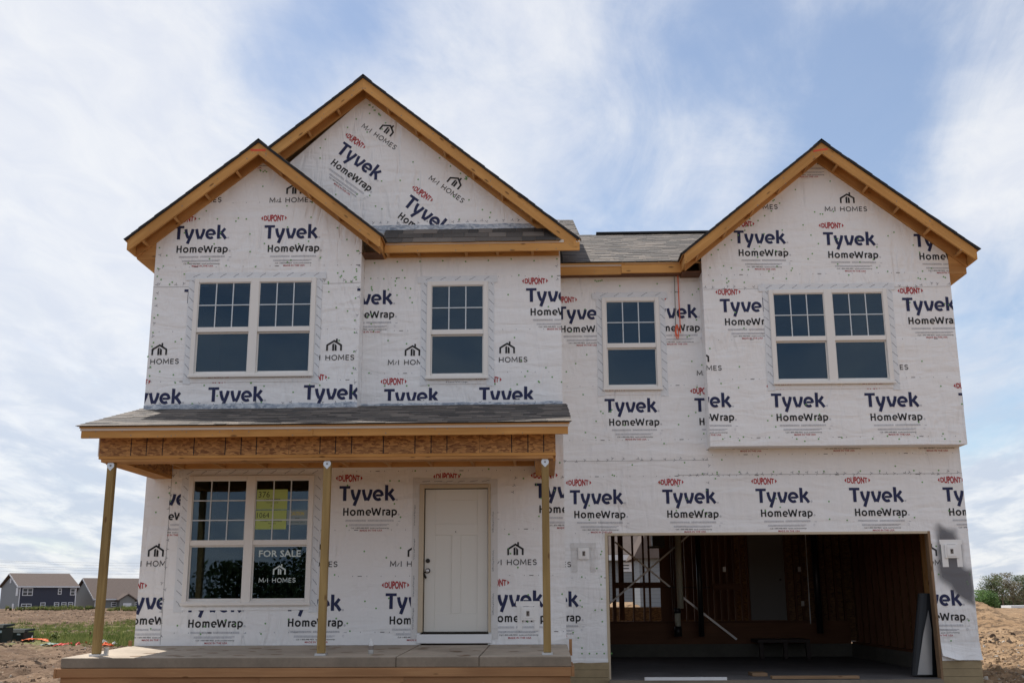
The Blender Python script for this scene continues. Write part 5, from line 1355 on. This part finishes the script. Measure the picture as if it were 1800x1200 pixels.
litter('tarp_scrap', 'flat grey green tarp scrap beside the red plastic', ((74, 0), (101, 0)), (34.3, 34), gtarp, .3, .05, 3)
litter('plastic_sheet', 'narrow red strip running up to the corner post', ((137, 0), (161, 0)), (34, 35.5), rred, .15, .14, 4)
litter('silt_fence', 'orange silt fence mesh just right of the corner post', ((180, 0), (199, 0)), (33, 33), ored, .3, .12, 5)
litter('silt_fence', 'faded orange netting in the grass beside the house corner', ((201, 0), (216, 0)), (38, 38), ored, .2, .08, 6)
litter('paper_scrap', 'white paper scrap right of the corner post', ((183, 0), (188, 0)), (34.4, 34.6), M['white'], .12, .2, 7); litter('paper_scrap', 'white paper scrap near the house corner', ((199, 0), (204, 0)), (33.5, 33.5), M['white'], .12, .12, 8)
litter('board_scrap', 'pale board lying at the upper edge of the orange mesh', ((52, 0), (60, 0)), (39.8, 38.8), M['white'], .05, .25, 9)
# utility boxes
def ubox(px0, px1, d, h, label, open_=False):
    y = d-CAMD; x0, x1 = pxx(px0, 1110, y), pxx(px1, 1110, y); z = ground_h((x0+x1)/2, y)-.03
    g = mat('utility_green', (.012, .018, .016), .7, 0, .2) if 'utility_green' not in bpy.data.materials else bpy.data.materials['utility_green']
    r = thing('utility_box', label, 'utility box', ((x0+x1)/2, y+.4, z))
    b_ = MB(); b_.box(x0+.02, x1-.02, y+.02, y+.80, z+.06, z+h-.10)
    bevel(b_.build('cabinet', g, r, origin=(x0, y, z)), .01)
    b_ = MB(); b_.add([(x0, y, z+h-.10), (x1, y, z+h-.10), (x1, y+.84, z+h-.04), (x0, y+.84, z+h-.04), (x0+.04, y+.10, z+h), (x1-.02, y+.10, z+h), (x1-.02, y+.84, z+h+.02), (x0+.04, y+.84, z+h+.02)], boxvf(0, 1, 0, 1, 0, 1)[1]); b_.build('lid', g, r, origin=(x0, y, z+h))
    box('pad', x0-.04, x1+.04, y-.03, y+.86, z, z+.06, bpy.data.materials['grey_green_tarp'], r)
    xm = x0+(x1-x0)*.66; box('warning_sticker', xm, xm+.12, y+.014, y+.0195, z+h*.60, z+h*.72, M['paper2'], r); xm = x0+(x1-x0)*.10; box('notice_sticker', xm, xm+.11, y+.014, y+.0195, z+h*.42, z+h*.70, M['steel'], r)
ubox(5.5, 42.5, 38.5, .47, 'dark green utility cabinet on the dirt left of the weeds'); ubox(-18, 4.2, 37, .66, 'taller dark utility cabinet cut by the left edge of the picture')

# ------------------------------------------------------------------ houses behind
def siding(name, c):
    m = mat(name, c, .6); t, b = shader(m); p = wpos(t); sx = t.add('ShaderNodeSeparateXYZ'); t.lk(p, sx.inputs[0])
    fz = t.m('FRACT', t.m('MULTIPLY', sx.outputs[2], 5.5)); t.lk(t.mix(t.ss(fz, .0, .18), tuple(x*.6 for x in c), c), b.inputs['Base Color']); return m
navy_s = siding('navy_siding', (.028, .034, .06)); grey_s = siding('slate_siding', (.17, .19, .21)); grey2 = siding('grey_green_siding', (.20, .21, .21))
roofm = mat('brown_roof', (.20, .165, .15), 1.0, 0, .0); t, b = shader(roofm); n = t.noise(wpos(t), 3, 5, .7); t.lk(t.mix(n, (.09, .075, .07), (.17, .142, .13)), b.inputs['Base Color'])
farglass = mat('far_window_glass', (.03, .035, .04), .1); trimw = mat('house_trim', (.62, .64, .68), .5)
def far_house(label, d, px_l, px_r, z_e, z_r, zb, depth, front, side, rot, wins, doors=(), hip=True):
    """simple two storey house: front wall along px_l..px_r at distance d"""
    y = d-CAMD; xl = pxx(px_l, 1040, y); rr_ = ray(px_r, 1040).x; W_ = (rr_*d-xl)/(math.cos(rot)-rr_*math.sin(rot)); xr = xl+W_
    r = thing('neighbour_house', label, 'house', ((xl+xr)/2, y+depth/2, zb))
    ca, sa = math.cos(rot), math.sin(rot)
    def T_(p): return (xl+p[0]*ca-p[1]*sa, y+p[0]*sa+p[1]*ca, p[2])
    def part(name, vf, m, parent=r):
        o = mesh(name, [T_(p) for p in vf[0]], vf[1], m, parent); 
        bm = bmesh.new(); bm.from_mesh(o.data); bmesh.ops.recalc_face_normals(bm, faces=bm.faces); bm.to_mesh(o.data); bm.free(); return o
    fw = part('front_wall', boxvf(0, W_, 0, .3, zb, z_e), front)
    part('side_wall', ([(0, .3, zb), (0, depth, zb), (0, depth, z_e), (0, depth/2, z_r-.4), (0, .3, z_e), (.3, .3, zb), (.3, depth, zb), (.3, depth, z_e), (.3, depth/2, z_r-.4), (.3, .3, z_e)], [(0, 1, 2, 3, 4), (9, 8, 7, 6, 5), (0, 5, 6, 1), (1, 6, 7, 2), (2, 7, 8, 3), (3, 8, 9, 4), (4, 9, 5, 0)]), side)
    part('side_wall', ([(W_, .3, zb), (W_, depth, zb), (W_, depth, z_e), (W_, depth/2, z_r-.4), (W_, .3, z_e), (W_-.3, .3, zb), (W_-.3, depth, zb), (W_-.3, depth, z_e), (W_-.3, depth/2, z_r-.4), (W_-.3, .3, z_e)], [(4, 3, 2, 1, 0), (5, 6, 7, 8, 9), (0, 1, 6, 5), (1, 2, 7, 6), (2, 3, 8, 7), (3, 4, 9, 8), (4, 0, 5, 9)]), side)
    part('rear_wall', boxvf(.3, W_-.3, depth-.3, depth, zb, z_e), side)
    e = .5; t_ = .25
    for a, b_ in ((-e, depth/2), (depth+e, depth/2)):
        zz = z_e-.1
        part('roof', ([(-e, a, zz), (W_+e, a, zz), (W_+e, b_, z_r), (-e, b_, z_r), (-e, a, zz+t_), (W_+e, a, zz+t_), (W_+e, b_, z_r+t_), (-e, b_, z_r+t_)], boxvf(0, 1, 0, 1, 0, 1)[1]), roofm)
    part('eave_trim', boxvf(-e-.02, W_+e+.02, -e-.08, -e-.02, z_e-.18, z_e+.12), trimw)
    for s0 in (-e-.05, W_+e+.01):
        part('rake_trim', ([(s0, -e, z_e-.28), (s0+.04, -e, z_e-.28), (s0+.04, depth/2, z_r-.15), (s0, depth/2, z_r-.15), (s0, -e, z_e+.1), (s0+.04, -e, z_e+.1), (s0+.04, depth/2, z_r+.2), (s0, depth/2, z_r+.2)], boxvf(0, 1, 0, 1, 0, 1)[1]), trimw)
    for a in (-.02, W_-.18): part('corner_trim', boxvf(a, a+.2, -.05, -.001, zb, z_e-.2), trimw)
    for (a, b_, c, d_) in wins:
        x0, x1 = a*W_, b_*W_; w_ = part('window', boxvf(x0, x1, -.10, -.002, c, d_), trimw)
        n = 2 if (x1-x0) > 2.0 else 1
        for k in range(n):
            p0 = x0+.15+(x1-x0-.15)*k/n; p1 = x0+(x1-x0-.15)*(k+1)/n
            mid = (c+d_)/2; part('pane', boxvf(p0, p1, -.12, -.101, c+.15, mid-.06), farglass, w_); part('pane', boxvf(p0, p1, -.12, -.101, mid+.06, d_-.15), farglass, w_)
    return r, T_, part, W_
D1 = 235
def zz(py, d): return ray(100, py).z*d+CAMZ
h1, T1, P1, W1 = far_house('navy blue house with brown roof behind the dirt bank', D1, 34, 134, zz(1030, D1), zz(1007, D1), zz(1075, D1), 16, navy_s, grey_s, R(40),
    [(.05, .23, zz(1046, D1), zz(1032.5, D1)), (.67, .735, zz(1044, D1), zz(1033, D1)), (.89, .98, zz(1045.5, D1), zz(1033, D1)), (.05, .23, zz(1069, D1), zz(1060, D1)), (.38, .47, zz(1067, D1), zz(1058, D1)), (.62, .71, zz(1066, D1), zz(1058, D1)), (.75, .84, zz(1066, D1), zz(1058, D1)), (.87, .96, zz(1066, D1), zz(1058, D1))])
P1('window', boxvf(-.12, -.01, .8, 2.4, zz(1046, D1), zz(1032, D1)), trimw); P1('window', boxvf(-.12, -.01, 3.2, 4.6, zz(1069, D1), zz(1060, D1)), trimw); P1('gable_vent', boxvf(-.12, -.01, 7.4, 8.5, zz(1023, D1), zz(1015, D1)), trimw)
D2 = 250
h2, T2, P2, W2 = far_house('grey house with wide brown roof right of the navy house', D2, 168, 262, zz(1053, D2), zz(1016.5, D2), zz(1075, D2), 16, grey2, grey2, R(42),
    [(.30, .40, zz(1066, D2), zz(1058, D2)), (.50, .66, zz(1067, D2), zz(1060, D2)), (.74, .83, zz(1066, D2), zz(1058.5, D2)), (.86, .93, zz(1066, D2), zz(1058.5, D2))])
# porch gable of the grey house
gx0, gx1, gz0, gz1, gz2 = W2*.40, W2*.68, zz(1075, D2), zz(1054, D2), zz(1046, D2)
P2('porch_gable', ([(gx0, -2, gz0), (gx1, -2, gz0), (gx1, -2, gz1), ((gx0+gx1)/2, -2, gz2), (gx0, -2, gz1), (gx0, 0, gz0), (gx1, 0, gz0), (gx1, 0, gz1), ((gx0+gx1)/2, 0, gz2), (gx0, 0, gz1)], [(0, 1, 2, 3, 4), (9, 8, 7, 6, 5), (0, 5, 6, 1), (1, 6, 7, 2), (2, 7, 8, 3), (3, 8, 9, 4), (4, 9, 5, 0)]), grey2)
for a, b_ in ((gx0-.5, (gx0+gx1)/2), (gx1+.5, (gx0+gx1)/2)):
    za = gz1-.3; P2('porch_roof', ([(a, -2.4, za), (b_, -2.4, gz2+.1), (b_, 3, gz2+.1), (a, 3, za), (a, -2.4, za+.3), (b_, -2.4, gz2+.4), (b_, 3, gz2+.4), (a, 3, za+.3)], boxvf(0, 1, 0, 1, 0, 1)[1]), trimw if False else roofm)
P2('window', boxvf(gx0+.8, gx1-.8, -2.1, -2.005, zz(1068, D2), zz(1060, D2)), trimw)
# house seen through the open frame of the garage
DN = 62
far_house('grey sided house seen through the stud wall of the garage', DN, 1040, 1123, zz(988, DN)+.1, zz(940, DN)+3.2, .9, 9, grey_s, grey_s, 0, [(.575, .86, zz(1013, DN)+.1, zz(989, DN)+.1-.25)])
o = tag(far_house.__doc__ and thing('grey_outbuilding', 'grey wing beside the house seen through the garage frame', 'house', (6.4, 48, .5)))
box('wall', pxx(1124, 1000, DN-10-CAMD)+.0, pxx(1175, 1000, DN-10-CAMD), DN-10-CAMD, DN-6-CAMD, .5, 2.95, grey_s, o)
prism('roof', [(pxx(1112, 1000, DN-10-CAMD), 2.96), (pxx(1145, 1000, DN-10-CAMD), 4.6), (pxx(1185, 1000, DN-10-CAMD), 2.96)], DN-10.4-CAMD, DN-5.6-CAMD, roofm, o)

# ------------------------------------------------------------------ trees
barkm = mat('tree_bark', (.16, .12, .09), .9)
def tree(label, px, py_top, d, width, seed, mats, dens=1.0, trunk=.22, name='deciduous_tree', crown0=.2, pos=None, leaf=.30, n=2200):
    rnd = random.Random(seed)
    if pos: x, y, H_ = pos
    else: y = d-CAMD; x = pxx(px, 1060, y)
    z = ground_h(x, y)-.2
    if not pos: H_ = (ray(px, py_top).z*d+CAMZ)-z
    r_ = thing(name, label, 'tree', (x, y, z)); mb = MB()
    mb.tube([(x, y, z), (x+rnd.uniform(-.2, .2), y, z+H_*.3), (x+rnd.uniform(-.4, .4), y, z+H_*.62), (x+rnd.uniform(-.5, .5), y, z+H_*.92)], [trunk*H_/9, trunk*.75*H_/9, trunk*.45*H_/9, .03], 7)
    tips = []
    for k in range(14):
        f = rnd.uniform(crown0, .85); a = rnd.random()*6.28; l = width*rnd.uniform(.25, .5)*(1.1-f*.5); b0 = Vector((x, y, z+H_*f)); b1 = b0+Vector((l*math.cos(a), l*math.sin(a), H_*rnd.uniform(.06, .22)))
        mb.tube([b0, (b0+b1)/2+Vector((0, 0, .1)), b1], [.09*H_/9, .05*H_/9, .02], 5); tips.append(b1)
    mb.build('trunk', barkm, r_, origin=(x, y, z))
    clumps = [(t_, rnd.uniform(.14, .26)*width) for t_ in tips]+[(Vector((x+rnd.gauss(0, .20)*width, y+rnd.gauss(0, .2)*width, z+H_*rnd.uniform(crown0+.05, .93))), rnd.uniform(.12, .24)*width) for _ in range(22)]
    vs, fs, tn = [], [], []
    for _ in range(int(n*dens)):
        c, r = rnd.choice(clumps); q = Vector((rnd.gauss(0, 1), rnd.gauss(0, 1), rnd.gauss(0, .8))).normalized()*r*rnd.random()**.4; p = c+q
        hfr = (p.z-z)/H_
        if hfr > 1 or hfr < crown0*.6: continue
        if abs(p.x-x) > width*.5*(1.15-max(0, hfr-.5)*1.1): continue
        s_ = leaf*rnd.uniform(.5, 1.1); u_ = Vector((rnd.uniform(-1, 1), rnd.uniform(-1, 1), rnd.uniform(-1, 1))).normalized(); v_ = u_.orthogonal().normalized(); k = len(vs)
        vs += [tuple(p-u_*s_*.5), tuple(p+v_*s_*.35), tuple(p+u_*s_*.5), tuple(p-v_*s_*.35)]; fs.append((k, k+1, k+2, k+3)); tn.append(min(1, max(0, .5+rnd.uniform(-.4, .4)+.25*math.sin(c.x*3+c.z*2))))
    o = mesh('crown', vs, fs, mats, r_, origin=(x, y, z+H_*.5)); o.data.attributes.new('tone', 'FLOAT', 'FACE').data.foreach_set('value', tn)
lg = leafmat('leaf_green', (.04, .10, .02), (.13, .22, .05)); lt = leafmat('leaf_spring_tan', (.09, .085, .045), (.19, .165, .10)); lo_ = leafmat('leaf_olive', (.045, .07, .025), (.12, .145, .055)); ld = leafmat('leaf_dark', (.03, .05, .02), (.08, .11, .04))
tree('round bright green tree just right of the house edge', 1727, 1036, 190, 5.2, 1, lg, 2.4, n=2400, crown0=.03)
tree('olive green tree between the bright tree and the bare tan trees', 1747, 1011, 200, 5.0, 2, lo_, 1.5, crown0=.25)
tree('tall thin tan budding tree in the middle of the row', 1764, 1006, 205, 5.2, 3, lt, 1.1, n=2600, crown0=.3)
tree('tan budding tree right of the tallest one', 1782, 1021, 208, 4.6, 4, lt, 1.1, crown0=.2)
tree('olive tree at the right edge of the picture', 1800, 1010, 212, 5.4, 5, lo_, 1.5, crown0=.25)
tree('dark understorey tree behind the foot of the tan trees', 1755, 1047, 215, 5, 6, ld, 1.8, crown0=.03)
tree('low dark tree at the foot of the right hand trees', 1772, 1050, 216, 5, 7, lo_, 1.8, crown0=.03)
tree('dark tree standing behind the tan trees near the right edge', 1793, 1046, 217, 5.5, 8, ld, 1.6, crown0=.03)
tree('small tree against the house corner behind the green one', 1713, 1050, 214, 5, 9, lo_, 1.5, crown0=.05)
d = 175; x0, x1 = pxx(1779, 1066, d-CAMD), pxx(1815, 1066, d-CAMD); sh_ = thing('low_shed', 'long low white roofed shed under the trees at the right edge', 'shed', ((x0+x1)/2, d-CAMD, ray(1790, 1071).z*d+CAMZ))
box('wall', x0, x1, d-CAMD, d-CAMD+3, ray(1790, 1072).z*d+CAMZ-.3, ray(1790, 1068).z*d+CAMZ, grey_s, sh_); box('roof', x0-.3, x1, d-CAMD-.4, d-CAMD+3.4, ray(1790, 1068).z*d+CAMZ+.01, ray(1790, 1063.5).z*d+CAMZ, mat('white_metal_roof', (.7, .72, .74), .5), sh_)
# trees across the street, behind the viewer (seen in the window glass)
k = 0
for x, y, H_, w_ in ((-58, -84, 3.6, 12), (-47, -88, 3.8, 12), (-38, -86, 3.9, 11), (-29, -88, 5.0, 11), (-20, -86, 6.2, 12), (-10, -92, 6.4, 12), (1, -88, 6.0, 12), (13, -90, 5.5, 12), (26, -88, 6, 13)):
    tree(('first', 'second', 'third', 'fourth', 'fifth', 'sixth', 'seventh', 'eighth', 'ninth')[k]+' tree from the left in the row across the street behind the viewer', 0, 0, 0, w_, 30+k, ld, 1.0, pos=(x, y, H_), crown0=.04, leaf=.55, n=3200, name='street_tree'); k += 1
for o in COL.objects:
    if o.name.startswith('street_tree'): o['group'] = 'trees across the street'

# ------------------------------------------------------------------ overhead wires
wm = mat('wire_dark', (.08, .08, .09), .6)
for i, (ya, yb_) in enumerate(((983, 988), (985, 994), (991, 999), (994, 1003), (1001, 1008))):
    d = 170; A = ray(-40, ya)*d; B = ray(330, yb_)*d; mb = MB(); P = []
    for k in range(17):
        f = k/16; p = A.lerp(B, f); P.append((p.x*1.0, p.y-CAMD+f*.0, p.z+CAMZ-4*f*(1-f)*.25))
    mb.tube(P, .011, 5); tag(mb.build('overhead_wire', wm), ('topmost', 'second from the top', 'middle', 'second lowest', 'lowest')[i]+' of the five thin power wires above the far houses', 'power wire', 'overhead power wires')
